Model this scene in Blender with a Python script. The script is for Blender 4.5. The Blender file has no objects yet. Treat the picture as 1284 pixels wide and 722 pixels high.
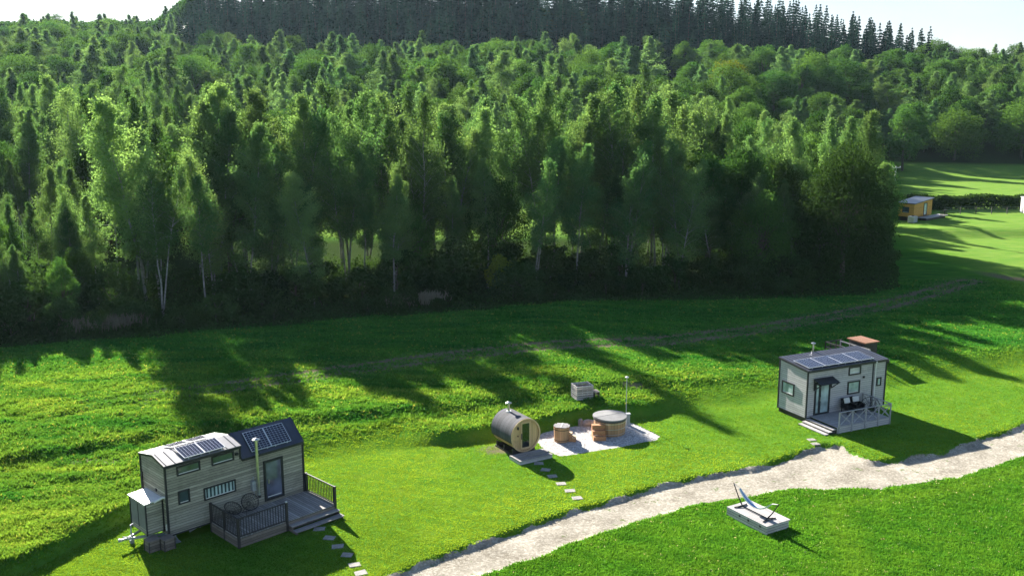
import bpy, math, random
import numpy as np
from mathutils import Matrix, Vector

# ------------------------------------------------------------------ camera, sky, sun, exposure
S = bpy.context.scene
COL = S.collection
PITCH = 0.1955
cam_d = bpy.data.cameras.new('camera')
cam_d.sensor_width = 36.0
cam_d.lens = 1240.4 / 1284.0 * 36.0
cam_d.clip_start = 0.5
cam_d.clip_end = 6000.0
cam = bpy.data.objects.new('camera', cam_d)
COL.objects.link(cam)
cam.location = (0, 0, 21.017)
cam.rotation_euler = (math.pi / 2 - PITCH, 0, 0)
S.camera = cam

SUN_AZ = math.radians(-30.0)      # clockwise from +Y, so the sun stands beyond the wood, off to the left
SUN_EL = math.radians(25.0)
SUN_STR = 5.0
SKY_STR = 0.05
W = bpy.data.worlds.new('World')
S.world = W
W.use_nodes = True
nt = W.node_tree
nt.nodes.clear()
sky = nt.nodes.new('ShaderNodeTexSky')
sky.sky_type = 'NISHITA'
sky.sun_disc = False
sky.sun_elevation = SUN_EL
sky.sun_rotation = SUN_AZ
sky.air_density = 1.0
sky.dust_density = 0.45
sky.ozone_density = 3.0
bg = nt.nodes.new('ShaderNodeBackground')
bg.inputs['Strength'].default_value = SKY_STR
outw = nt.nodes.new('ShaderNodeOutputWorld')
tc = nt.nodes.new('ShaderNodeTexCoord')
mp = nt.nodes.new('ShaderNodeMapping')
mp.inputs['Scale'].default_value = (1.0, 1.0, 2.6)
cn = nt.nodes.new('ShaderNodeTexNoise')
cn.inputs['Scale'].default_value = 2.3
cn.inputs['Detail'].default_value = 7
cn.inputs['Roughness'].default_value = 0.55
cr = nt.nodes.new('ShaderNodeValToRGB')
cr.color_ramp.elements[0].position = 0.40
cr.color_ramp.elements[0].color = (0.25, 0.25, 0.25, 1)
cr.color_ramp.elements[1].position = 0.60
cr.color_ramp.elements[1].color = (0.9, 0.9, 0.9, 1)
mixc = nt.nodes.new('ShaderNodeMix')
mixc.data_type = 'RGBA'
mixc.inputs[7].default_value = (4.0, 4.5, 5.3, 1)
nt.links.new(tc.outputs['Generated'], mp.inputs['Vector'])
nt.links.new(mp.outputs['Vector'], cn.inputs['Vector'])
nt.links.new(cn.outputs['Fac'], cr.inputs['Fac'])
sepw = nt.nodes.new('ShaderNodeSeparateXYZ')
mrw = nt.nodes.new('ShaderNodeMapRange')
mrw.inputs['From Min'].default_value = 0.12; mrw.inputs['From Max'].default_value = 0.5
mrw.inputs['To Min'].default_value = 0.85; mrw.inputs['To Max'].default_value = 0.0
mlw = nt.nodes.new('ShaderNodeMath'); mlw.operation = 'MULTIPLY'
nt.links.new(tc.outputs['Generated'], sepw.inputs[0]); nt.links.new(sepw.outputs['Z'], mrw.inputs['Value'])
nt.links.new(cr.outputs['Color'], mlw.inputs[0]); nt.links.new(mrw.outputs[0], mlw.inputs[1])
nt.links.new(mlw.outputs[0], mixc.inputs[0])
nt.links.new(sky.outputs['Color'], mixc.inputs[6])
nt.links.new(mixc.outputs[2], bg.inputs['Color'])
nt.links.new(bg.outputs[0], outw.inputs['Surface'])

sd = bpy.data.lights.new('sun', 'SUN')
sd.energy = SUN_STR
sd.angle = math.radians(0.5)
sd.color = (1.0, 0.95, 0.86)
sun = bpy.data.objects.new('sun', sd)
COL.objects.link(sun)
sun_dir = Vector((math.sin(SUN_AZ) * math.cos(SUN_EL), math.cos(SUN_AZ) * math.cos(SUN_EL), math.sin(SUN_EL)))
sun.rotation_euler = (-sun_dir).to_track_quat('-Z', 'Y').to_euler()
sun.location = (-80, 150, 120)

S.view_settings.view_transform = 'Standard'
S.view_settings.look = 'None'
S.view_settings.gamma = 1.0
S.view_settings.exposure = 2.0
S.render.engine = 'CYCLES'
S.cycles.max_bounces = 6
S.cycles.diffuse_bounces = 2
S.cycles.glossy_bounces = 2
S.cycles.transmission_bounces = 4
S.cycles.transparent_max_bounces = 6
S.cycles.volume_bounces = 0
S.cycles.use_adaptive_sampling = True
S.cycles.caustics_reflective = False
S.cycles.caustics_refractive = False

rng = np.random.default_rng(7)
random.seed(7)

# ------------------------------------------------------------------ helpers
def tag(o, label=None, cat=None, group=None, kind=None):
    if label: o['label'] = label
    if cat: o['category'] = cat
    if group: o['group'] = group
    if kind: o['kind'] = kind
    return o

def empty(name, loc, yaw=0.0, label=None, cat=None, group=None):
    o = bpy.data.objects.new(name, None)
    COL.objects.link(o)
    o.location = loc
    o.rotation_euler = (0, 0, yaw)
    o.empty_display_size = 0.3
    return tag(o, label, cat, group)

def new_mat(name):
    m = bpy.data.materials.new(name)
    m.use_nodes = True
    n = m.node_tree
    for x in list(n.nodes):
        n.nodes.remove(x)
    out = n.nodes.new('ShaderNodeOutputMaterial')
    return m, n, out

def N(n, t, **kw):
    x = n.nodes.new(t)
    for k, v in kw.items():
        setattr(x, k, v)
    return x

def mixcol(n, fac, a, b, blend='MIX'):
    m = n.nodes.new('ShaderNodeMix')
    m.data_type = 'RGBA'
    m.blend_type = blend
    for i, v in ((0, fac), (6, a), (7, b)):
        if isinstance(v, bpy.types.NodeSocket):
            n.links.new(v, m.inputs[i])
        elif i == 0:
            m.inputs[0].default_value = v
        else:
            m.inputs[i].default_value = (*v, 1)
    return m.outputs[2]

def math_n(n, op, a, b=0.0, clamp=False):
    m = n.nodes.new('ShaderNodeMath')
    m.operation = op
    m.use_clamp = clamp
    for i, v in ((0, a), (1, b)):
        if isinstance(v, bpy.types.NodeSocket):
            n.links.new(v, m.inputs[i])
        else:
            m.inputs[i].default_value = v
    return m.outputs[0]

def noise(n, scale, detail=4, rough=0.5, vec=None):
    t = n.nodes.new('ShaderNodeTexNoise')
    t.inputs['Scale'].default_value = scale
    t.inputs['Detail'].default_value = detail
    t.inputs['Roughness'].default_value = rough
    if vec is not None:
        n.links.new(vec, t.inputs['Vector'])
    return t.outputs['Fac']

def ramp(n, fac, stops):
    r = n.nodes.new('ShaderNodeValToRGB')
    el = r.color_ramp.elements
    while len(el) < len(stops):
        el.new(0.5)
    for e, (p, c) in zip(el, stops):
        e.position = p
        e.color = (*c, 1) if len(c) == 3 else c
    n.links.new(fac, r.inputs['Fac'])
    return r.outputs['Color']

def simple(name, col, rough=0.6, metal=0.0, var=0.18, scale=6.0, bump=0.15, spec=0.4):
    m, n, out = new_mat(name)
    p = N(n, 'ShaderNodeBsdfPrincipled')
    t = N(n, 'ShaderNodeTexCoord')
    f = noise(n, scale, 5, 0.6, t.outputs['Object'])
    lo = tuple(c * (1 - var) for c in col)
    hi = tuple(min(1, c * (1 + var)) for c in col)
    c = ramp(n, f, [(0.3, lo), (0.7, hi)])
    n.links.new(c, p.inputs['Base Color'])
    p.inputs['Roughness'].default_value = rough
    p.inputs['Metallic'].default_value = metal
    p.inputs['Specular IOR Level'].default_value = spec
    if bump:
        b = N(n, 'ShaderNodeBump')
        b.inputs['Strength'].default_value = bump
        b.inputs['Distance'].default_value = 0.01
        n.links.new(noise(n, scale * 8, 3, 0.6, t.outputs['Object']), b.inputs['Height'])
        n.links.new(b.outputs[0], p.inputs['Normal'])
    n.links.new(p.outputs[0], out.inputs['Surface'])
    return m

def boards(name, col, board=0.14, axis='Z', var=0.25, gap=0.10, grain=0.35, rough=0.75, streak=(6, 60)):
    """Wooden boards: a thin dark joint every `board` metres along `axis`, each board its own tone, grain along the other way."""
    m, n, out = new_mat(name)
    p = N(n, 'ShaderNodeBsdfPrincipled')
    t = N(n, 'ShaderNodeTexCoord')
    sep = N(n, 'ShaderNodeSeparateXYZ')
    n.links.new(t.outputs['Object'], sep.inputs[0])
    u = math_n(n, 'DIVIDE', sep.outputs[axis], board)
    fl = math_n(n, 'FLOOR', u)
    fr = math_n(n, 'FRACT', u)
    joint = math_n(n, 'LESS_THAN', fr, gap)
    wn = N(n, 'ShaderNodeTexWhiteNoise', noise_dimensions='1D')
    n.links.new(fl, wn.inputs['W'])
    # grain, stretched across the joints' normal
    mpn = N(n, 'ShaderNodeMapping')
    sc = {'Z': (1.2, 1.2, 26), 'X': (26, 1.2, 1.2), 'Y': (1.2, 26, 1.2)}[axis]
    mpn.inputs['Scale'].default_value = sc
    n.links.new(t.outputs['Object'], mpn.inputs['Vector'])
    g = noise(n, 1.6, 6, 0.7, mpn.outputs[0])
    lo = tuple(c * (1 - grain) for c in col)
    hi = tuple(min(1, c * (1 + grain)) for c in col)
    c1 = ramp(n, g, [(0.28, lo), (0.72, hi)])
    tone = math_n(n, 'MULTIPLY_ADD', wn.outputs['Value'], var * 2)
    tone.node.inputs[2].default_value = 1 - var
    vm = N(n, 'ShaderNodeVectorMath', operation='SCALE')
    n.links.new(c1, vm.inputs[0])
    n.links.new(tone, vm.inputs['Scale'])
    st = noise(n, 0.9, 5, 0.7, t.outputs['Object'])
    stc = mixcol(n, math_n(n, 'MULTIPLY', math_n(n, 'GREATER_THAN', st, 0.56), 0.22), vm.outputs[0], tuple(c * 0.45 for c in col))
    c2 = mixcol(n, joint, stc, tuple(c * 0.22 for c in col))
    n.links.new(c2, p.inputs['Base Color'])
    p.inputs['Roughness'].default_value = rough
    p.inputs['Specular IOR Level'].default_value = 0.3
    b = N(n, 'ShaderNodeBump')
    b.inputs['Strength'].default_value = 0.5
    b.inputs['Distance'].default_value = 0.01
    hgt = math_n(n, 'SUBTRACT', g, joint)
    n.links.new(hgt, b.inputs['Height'])
    n.links.new(b.outputs[0], p.inputs['Normal'])
    n.links.new(p.outputs[0], out.inputs['Surface'])
    return m

def glass(name, col=(0.1, 0.14, 0.15), rough=0.06):
    m, n, out = new_mat(name)
    p = N(n, 'ShaderNodeBsdfPrincipled')
    t = N(n, 'ShaderNodeTexCoord')
    c = ramp(n, noise(n, 1.4, 2, 0.5, t.outputs['Object']), [(0.35, tuple(x * 0.6 for x in col)), (0.65, tuple(min(1, x * 1.25) for x in col))])
    n.links.new(c, p.inputs['Base Color'])
    p.inputs['Roughness'].default_value = rough
    p.inputs['Specular IOR Level'].default_value = 0.9
    n.links.new(p.outputs[0], out.inputs['Surface'])
    return m

M = {}
M['weathered'] = boards('weathered_cladding', (0.33, 0.305, 0.25), 0.13, 'Z', 0.28, 0.12, 0.45)
M['paleboard'] = boards('pale_cladding', (0.50, 0.47, 0.475), 0.14, 'Z', 0.07, 0.12, 0.12)
M['ochre'] = boards('ochre_cladding', (0.62, 0.33, 0.08), 0.15, 'Z', 0.10, 0.10, 0.2)
M['deck'] = boards('deck_boards', (0.31, 0.28, 0.26), 0.145, 'Y', 0.2, 0.09, 0.3)
M['deckx'] = boards('deck_boards_across', (0.34, 0.31, 0.285), 0.145, 'X', 0.28, 0.12, 0.35)
M['skirt'] = boards('skirt_boards', (0.19, 0.155, 0.13), 0.15, 'Z', 0.25, 0.1, 0.4)
M['palewood'] = boards('pale_deck', (0.40, 0.375, 0.365), 0.14, 'Y', 0.12, 0.07, 0.2)
M['darkwood'] = simple('dark_stained_wood', (0.045, 0.04, 0.038), 0.6, var=0.35, scale=9)
M['trim'] = simple('dark_trim', (0.02, 0.022, 0.026), 0.5, var=0.3)
M['metal_roof'] = simple('grey_metal_roof', (0.085, 0.09, 0.115), 0.38, 0.55, 0.12, 2.0, 0.05)
M['glare_metal'] = simple('glare_metal_roof', (0.33, 0.31, 0.30), 0.34, 0.5, 0.1, 2.0, 0.05)  # same roof metal, with sky glare on the low slope put into its colour
M['white'] = simple('white_paint', (0.72, 0.70, 0.68), 0.45, var=0.08)
M['steel'] = simple('steel', (0.55, 0.55, 0.52), 0.28, 0.9, 0.12)
M['galv'] = simple('galvanised_steel', (0.36, 0.38, 0.40), 0.62, 0.3, 0.2)
M['railgrey'] = simple('weathered_rail', (0.34, 0.33, 0.34), 0.8, var=0.25, scale=7)
M['black'] = simple('black_metal', (0.015, 0.015, 0.017), 0.45, 0.3, 0.2)
M['tyre'] = simple('tyre_rubber', (0.015, 0.015, 0.015), 0.85)
M['glass'] = glass('window_glass', (0.05, 0.08, 0.085))
M['paleglass'] = glass('curtained_glass', (0.42, 0.52, 0.52), 0.12)
M['darkglass'] = glass('dark_glass', (0.012, 0.016, 0.018))
M['blueglass'] = glass('door_glass', (0.12, 0.13, 0.19), 0.08)
M['cells'] = simple('solar_cells', (0.018, 0.022, 0.05), 0.16, 0.1, 0.25, 3, 0.0, 0.6)
M['silver'] = simple('panel_frame', (0.72, 0.72, 0.74), 0.35, 0.4, 0.05)
M['cream'] = simple('cushion_cloth', (0.62, 0.60, 0.56), 0.9, var=0.08)
M['shingle'] = boards('bitumen_shingle', (0.085, 0.085, 0.095), 0.33, 'Y', 0.18, 0.05, 0.3, 0.85)
M['crate'] = boards('bleached_crate_boards', (0.56, 0.50, 0.46), 0.15, 'Z', 0.2, 0.16, 0.25)
M['rust'] = boards('brown_cover_boards', (0.24, 0.115, 0.065), 0.2, 'X', 0.1, 0.05, 0.15)
M['cover'] = simple('grey_vinyl_cover', (0.20, 0.195, 0.19), 0.6, var=0.14, scale=3)
M['coverrim'] = simple('grey_cover_skirt', (0.055, 0.06, 0.065), 0.6)
M['stone'] = simple('stone_slab', (0.25, 0.235, 0.21), 0.85, var=0.3, scale=8, bump=0.5)
M['boulder'] = simple('boulder_stone', (0.30, 0.27, 0.25), 0.85, var=0.35, scale=5, bump=0.6)
M['soil'] = simple('soil', (0.22, 0.15, 0.11), 0.95, var=0.4, scale=14, bump=0.5)
M['green_cloth'] = simple('hammock_cloth_green', (0.25, 0.55, 0.42), 0.8, var=0.1)
M['white_cloth'] = simple('hammock_cloth_white', (0.75, 0.77, 0.78), 0.8, var=0.06)
M['blue_cloth'] = simple('hammock_cloth_blue', (0.08, 0.22, 0.50), 0.8, var=0.1)
M['concrete'] = simple('concrete', (0.42, 0.42, 0.40), 0.85, var=0.15)

def staves(name, col, n_st=34, along='angle'):
    """Staves round a barrel whose axis is the local Z (angle from atan2)."""
    m, n, out = new_mat(name)
    p = N(n, 'ShaderNodeBsdfPrincipled')
    t = N(n, 'ShaderNodeTexCoord')
    sep = N(n, 'ShaderNodeSeparateXYZ')
    n.links.new(t.outputs['Object'], sep.inputs[0])
    a = sep.outputs['Y'] if along == 'Z' else sep.outputs['Z']
    ang = math_n(n, 'ARCTAN2', sep.outputs['Y'] if along == 'Z' else sep.outputs['Z'], sep.outputs['X'])
    u = math_n(n, 'MULTIPLY', ang, n_st / (2 * math.pi))
    fl = math_n(n, 'FLOOR', u)
    fr = math_n(n, 'FRACT', u)
    j = math_n(n, 'LESS_THAN', fr, 0.10)
    wn = N(n, 'ShaderNodeTexWhiteNoise', noise_dimensions='1D')
    n.links.new(fl, wn.inputs['W'])
    c0 = ramp(n, wn.outputs['Value'], [(0.0, tuple(x * 0.72 for x in col)), (1.0, tuple(min(1, x * 1.22) for x in col))])
    c1 = mixcol(n, math_n(n, 'MULTIPLY', noise(n, 9, 5, 0.7, t.outputs['Object']), 0.5), c0, tuple(x * 0.5 for x in col))
    c2 = mixcol(n, j, c1, tuple(x * 0.25 for x in col))
    n.links.new(c2, p.inputs['Base Color'])
    p.inputs['Roughness'].default_value = 0.65
    n.links.new(p.outputs[0], out.inputs['Surface'])
    return m
M['tubstaves'] = staves('larch_staves_upright', (0.52, 0.29, 0.14), 30, 'Z')
M['barrelstaves'] = staves('pine_staves_lengthwise', (0.62, 0.38, 0.18), 44, 'Y')
M['larchboards'] = boards('larch_boards_upright', (0.64, 0.41, 0.21), 0.11, 'X', 0.12, 0.06, 0.2)
M['larchstep'] = simple('larch_step', (0.42, 0.20, 0.09), 0.7, var=0.3, scale=10)
M['larchpale'] = simple('pale_pine_trim', (0.60, 0.40, 0.22), 0.65, var=0.15, scale=10)

class MB:
    def __init__(s):
        s.v = []; s.f = []
    def add(s, vs, fs):
        k = len(s.v)
        s.v += [tuple(map(float, q)) for q in vs]
        s.f += [tuple(i + k for i in f) for f in fs]
        return s
    def box(s, x0, x1, y0, y1, z0, z1):
        vs = [(x, y, z) for z in (z0, z1) for y in (y0, y1) for x in (x0, x1)]
        return s.add(vs, [(0, 2, 3, 1), (4, 5, 7, 6), (0, 1, 5, 4), (2, 6, 7, 3), (0, 4, 6, 2), (1, 3, 7, 5)])
    def bar(s, p, q, w, h=None, up=(0, 0, 1)):
        h = h or w
        p = Vector(p); q = Vector(q); d = (q - p).normalized(); u = Vector(up)
        if abs(d.dot(u)) > 0.98: u = Vector((0, 1, 0))
        a = d.cross(u).normalized() * w / 2; b = a.cross(d).normalized() * h / 2
        vs = [p - a - b, p + a - b, p + a + b, p - a + b, q - a - b, q + a - b, q + a + b, q - a + b]
        return s.add(vs, [(0, 1, 2, 3), (7, 6, 5, 4), (0, 4, 5, 1), (1, 5, 6, 2), (2, 6, 7, 3), (3, 7, 4, 0)])
    def tube(s, pts, r, n=8, r1=None, cap=True):
        pts = [Vector(p) for p in pts]
        m = len(pts); r1 = r if r1 is None else r1
        rings = []
        ref = Vector((0.13, 0.97, 0.21))
        for i, p in enumerate(pts):
            d = (pts[min(i + 1, m - 1)] - pts[max(i - 1, 0)]).normalized()
            a = d.cross(ref)
            if a.length < 0.05: a = d.cross(Vector((1, 0, 0)))
            a.normalize(); b = d.cross(a)
            rr = r + (r1 - r) * i / max(1, m - 1)
            rings.append([p + (a * math.cos(2 * math.pi * k / n) + b * math.sin(2 * math.pi * k / n)) * rr for k in range(n)])
        vs = [v for ring in rings for v in ring]
        fs = []
        for i in range(m - 1):
            for k in range(n):
                fs.append((i * n + k, i * n + (k + 1) % n, (i + 1) * n + (k + 1) % n, (i + 1) * n + k))
        if cap:
            fs.append(tuple(range(n))[::-1]); fs.append(tuple((m - 1) * n + k for k in range(n)))
        return s.add(vs, fs)
    def lathe(s, prof, n=40, c=(0, 0)):
        vs = []; fs = []
        for (r, z) in prof:
            for k in range(n):
                a = 2 * math.pi * k / n
                vs.append((c[0] + r * math.cos(a), c[1] + r * math.sin(a), z))
        for i in range(len(prof) - 1):
            for k in range(n):
                fs.append((i * n + k, i * n + (k + 1) % n, (i + 1) * n + (k + 1) % n, (i + 1) * n + k))
        fs.append(tuple(range(n))[::-1]); fs.append(tuple((len(prof) - 1) * n + k for k in range(n)))
        return s.add(vs, fs)
    def prism_x(s, prof, x0, x1):
        """prof: (y, z) corners, extruded from x0 to x1"""
        n = len(prof)
        vs = [(x0, y, z) for y, z in prof] + [(x1, y, z) for y, z in prof]
        fs = [tuple(range(n)), tuple(range(n, 2 * n))[::-1]]
        fs += [(i, n + i, n + (i + 1) % n, (i + 1) % n) for i in range(n)]
        return s.add(vs, fs)
    def slab(s, quad, t):
        """quad: 4 points of the underside; thickness t along its normal"""
        q = [Vector(p) for p in quad]
        nn = (q[1] - q[0]).cross(q[3] - q[0]).normalized() * t
        vs = q + [p + nn for p in q]
        return s.add(vs, [(3, 2, 1, 0), (4, 5, 6, 7), (0, 1, 5, 4), (1, 2, 6, 5), (2, 3, 7, 6), (3, 0, 4, 7)])
    def build(s, name, mat, parent=None, smooth=False, bevel=0.0):
        me = bpy.data.meshes.new(name)
        me.from_pydata(s.v, [], s.f)
        me.validate()
        import bmesh
        bm = bmesh.new(); bm.from_mesh(me)
        bmesh.ops.recalc_face_normals(bm, faces=bm.faces)
        bm.to_mesh(me); bm.free()
        me.materials.append(mat)
        if smooth:
            me.shade_smooth()
        o = bpy.data.objects.new(name, me)
        COL.objects.link(o)
        if bevel:
            b = o.modifiers.new('bevel', 'BEVEL'); b.width = bevel; b.segments = 1; b.limit_method = 'ANGLE'
        if parent: o.parent = parent
        return o

def copy_tree(o, parent=None):
    c = o.copy(); COL.objects.link(c); c.parent = parent
    for ch in list(o.children):
        copy_tree(ch, c)
    return c

def sstep(x, a, b):
    t = np.clip((x - a) / (b - a), 0, 1)
    return t * t * (3 - 2 * t)

def vnoise(x, y, seed=0, scale=1.0):
    """smooth value noise, vectorised, range 0..1"""
    x = np.asarray(x, float) / scale; y = np.asarray(y, float) / scale
    xi = np.floor(x).astype(np.int64); yi = np.floor(y).astype(np.int64)
    fx = x - xi; fy = y - yi
    fx = fx * fx * (3 - 2 * fx); fy = fy * fy * (3 - 2 * fy)
    def h(a, b):
        k = (a * 374761393 + b * 668265263 + seed * 974634777) & 0xffffffff
        k = ((k ^ (k >> 13)) * 1274126177) & 0xffffffff
        return ((k ^ (k >> 16)) & 0xffff) / 65535.0
    return (h(xi, yi) * (1 - fx) + h(xi + 1, yi) * fx) * (1 - fy) + (h(xi, yi + 1) * (1 - fx) + h(xi + 1, yi + 1) * fx) * fy

def fbm(x, y, seed=0, scale=1.0, octv=4, gain=0.5):
    s = 0; a = 1; t = 0
    for i in range(octv):
        s = s + a * vnoise(x, y, seed + i * 17, scale / 2 ** i); t += a; a *= gain
    return s / t

def poly_sdf(x, y, poly):
    """signed distance, negative inside"""
    x = np.asarray(x, float); y = np.asarray(y, float)
    d = np.full(x.shape, 1e9); ins = np.zeros(x.shape, bool)
    n = len(poly)
    for i in range(n):
        x0, y0 = poly[i]; x1, y1 = poly[(i + 1) % n]
        ex, ey = x1 - x0, y1 - y0
        t = np.clip(((x - x0) * ex + (y - y0) * ey) / (ex * ex + ey * ey), 0, 1)
        d = np.minimum(d, np.hypot(x - x0 - t * ex, y - y0 - t * ey))
        c = ((y0 <= y) != (y1 <= y)) & (x < x0 + (y - y0) / (ey if ey else 1e-9) * ex)
        ins ^= c
    return np.where(ins, -d, d)

def line_dist(x, y, pts):
    x = np.asarray(x, float); y = np.asarray(y, float)
    d = np.full(x.shape, 1e9)
    for (x0, y0), (x1, y1) in zip(pts[:-1], pts[1:]):
        ex, ey = x1 - x0, y1 - y0
        t = np.clip(((x - x0) * ex + (y - y0) * ey) / (ex * ex + ey * ey), 0, 1)
        d = np.minimum(d, np.hypot(x - x0 - t * ex, y - y0 - t * ey))
    return d

# ------------------------------------------------------------------ the lie of the land
PATH_U = [(-22, 25), (-12, 33.5), (-5.54, 40.5), (-3.06, 42.98), (-0.08, 45.13), (3.2, 47.77), (6.78, 50.06), (9.64, 51.74), (13.06, 53.16),
          (16.06, 55.04), (18.0, 56.4), (18.9, 57.3), (19.9, 57.2), (20.46, 55.4), (20.93, 54.4), (25.64, 56.09), (33.17, 61.18), (46, 71), (60, 84)]
PATH_L = [(66, 80), (50, 67), (40, 60.5), (30.12, 55.17), (24.82, 52.09), (19.76, 50.39), (15.44, 50.39), (12.18, 49.31), (9.91, 48.48), (4.6, 45.13), (-0.07, 41.55), (-1.48, 40.5), (-8, 34), (-17, 24)]
PATH = PATH_U + PATH_L
PAD = [(1.3, 58.3), (1.9, 59.3), (3.2, 60.2), (5.2, 60.9), (7.6, 61.3), (8.3, 60.3), (9.2, 58.6), (8.9, 57.9), (6.66, 56.8), (2.9, 55.1), (1.9, 56.3)]
TRACK = [(-60, 42), (-31.8, 58.5), (-26, 62.8), (-19, 66.4), (-12.5, 70.4), (-5, 74), (3.7, 76.8), (12.4, 79.4), (22.4, 85), (35.3, 93.3), (45.3, 102.4), (50.2, 106.5)]
SPUR = [(49.5, 124), (51.5, 118), (53.4, 112.5), (55.5, 108.6), (58.5, 107), (70, 107)]
STRIP = [(45, 62.5), (36, 57), (29.1, 53.16), (24.07, 50.39), (20.1, 49.0), (16.92, 48.28), (16.15, 46.51), (15.86, 43.82), (15.4, 40.5), (14.5, 34)]
BANK_X = [-60, -30, -25, -21.5, -19.2, -15.3, -11.5, -5.2, -0.94, 1.5, 3.3, 5.1, 8.4, 12.1, 18.3, 27.3, 60]
BANK_Y = [16, 34, 37.5, 41.0, 46.6, 51.4, 54.2, 56.5, 58.3, 59.4, 60.4, 61.2, 62.3, 63.2, 65.6, 68.6, 82]
BW_X = [-60, -21, -17, -13, -7, -4.5, 0, 9, 13, 20, 60]
BW_V = [1.6, 1.0, 1.3, 4.0, 4.5, 0.9, 0.42, 0.6, 4.5, 4.0, 5]
EDGE_X = [-90, -60, -41.06, -29.64, -15.9, 0.6, 12.5, 29, 36.6, 41.1, 44.5, 49.5, 55, 60]
EDGE_Y = [62, 69.5, 76.8, 80.8, 86.6, 92.3, 95.9, 98.2, 99.5, 103.5, 112, 128, 141, 156]
HY = [100, 120, 150, 180, 210, 245, 270, 310, 370, 400, 440, 480, 520, 600, 1500, 4000]
HU = [-0.60, -0.35, -0.31, 0.0, 0.15, 0.28, 0.37, 0.52, 0.8]
HT = np.array([
    [0, 0, 2, 5, 8, 11, 14, 20, 28, 31, 34, 37, 40, 45, 50, 50],
    [0, 0, 2, 5, 8, 11, 14, 20, 28, 31, 34, 37, 40, 45, 50, 50],
    [0, 0, 2, 5, 8, 12, 14, 18, 23, 27, 42, 54, 56, 57, 57, 57],
    [0, 0, 2, 5, 8, 12, 14, 18, 23, 27, 44, 60, 61, 61, 61, 61],
    [0, 0, 2, 4, 7, 11, 14, 18, 23, 27, 41, 54, 55, 55, 55, 55],
    [0, 0, 1, 2, 4, 8, 11, 16, 21, 25, 35, 43, 44, 44, 44, 44],
    [0, 0, 0, 0, 0, 0, 3, 9, 19, 22, 28, 32, 32, 32, 32, 32],
    [0, 0, 0, 0, 0, 0, 2, 9, 19, 21, 23, 24, 25, 25, 25, 25],
    [0, 0, 0, 0, 0, 0, 2, 9, 19, 21, 23, 24, 25, 25, 25, 25]], float)

def hill(x, y):
    x = np.asarray(x, float); y = np.asarray(y, float)
    yy = np.clip(y, 100, 3999)
    u = np.clip(x / yy, -0.6, 0.8)
    prof = np.stack([np.interp(yy, HY, r) for r in HT])          # rows by u
    i = np.clip(np.searchsorted(HU, u) - 1, 0, len(HU) - 2)
    hu = np.array(HU)
    t = (u - hu[i]) / (hu[i + 1] - hu[i])
    p0 = np.take_along_axis(prof, i[None], 0)[0]; p1 = np.take_along_axis(prof, (i + 1)[None], 0)[0]
    return p0 * (1 - t) + p1 * t

def bank_s(x, y):
    by = np.interp(x, BANK_X, BANK_Y); bw = np.interp(x, BW_X, BW_V)
    wob = (fbm(x, y, 5, 2.2, 3) - 0.5) * 0.5
    return (y - by + wob) / bw

def edge_d(x, y):
    """distance behind (positive) or before the edge of the wood, along y"""
    return y - np.interp(x, EDGE_X, EDGE_Y)

def tz(x, y, fine=True):
    x = np.asarray(x, float); y = np.asarray(y, float)
    z = (0.62 + 0.22 * np.exp(-((x - 4.5) / 4.5) ** 2)) * sstep(bank_s(x, y), 0, 1)
    rough = sstep(bank_s(x, y), 0.4, 2.5)
    far = 1 - sstep(y, 150, 240)
    z = z + rough * far * ((fbm(x, y, 11, 7.0, 3) - 0.5) * (0.45 - .15 * sstep(y, 62, 72)) + (fbm(x * 0.55 + y * 0.2, y, 23, 1.3, 3) - 0.5) * 0.18 * (1 - 0.6 * sstep(y, 60, 72)))
    # a second small ledge across the rough grass
    z = z + 0.35 * sstep(y - np.interp(x, [-60, -35, -20, -5, 5, 15, 60], [30, 48, 56.5, 61, 65, 67.5, 86]), 0, 1.6) * sstep(-x, -24, -6)
    z = z + (1 - rough) * (fbm(x, y, 31, 1.1, 3) - 0.5) * 0.05
    z = z + hill(x, y)
    # ledges in the far field
    z = z + 0.9 * sstep(x, 56, 64) * sstep(y, 139, 143) * (1 - sstep(y, 176, 200))
    dp = poly_sdf(x, y, PATH)
    dp = dp + (fbm(x, y, 41, 1.4, 3) - 0.5) * 0.7
    inp = 1 - sstep(dp, -0.22, 0.08)
    z = z * (1 - inp) + inp * (-0.20 + (fbm(x, y, 43, 0.9, 3) - 0.5) * 0.05 + sstep(y, 62, 90) * 0.5)
    z = z + 0.015 * np.exp(-((dp - 0.5) / 0.35) ** 2)
    pd = poly_sdf(x, y, PAD)
    ip = 1 - sstep(pd, -0.1, 0.25)
    z = z * (1 - ip) + ip * 0.0
    # level standing for the two houses
    for (cx, cy, r) in ((-14.6, 46.6, 5.0), (-10.5, 44.6, 4.2), (22.2, 62.2, 4.6), (1.6, 56, 2.6)):
        w = (1 - sstep(np.hypot(x - cx, y - cy), r * 0.6, r)) * (bank_s(x, y) < 1.0)
        z = z * (1 - w)
    tr = line_dist(x, y, TRACK)
    z = z - 0.07 * np.exp(-((tr - 0.85) / 0.35) ** 2)
    return z

def tz1(x, y):
    return float(tz(np.array([x]), np.array([y]))[0])

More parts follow.
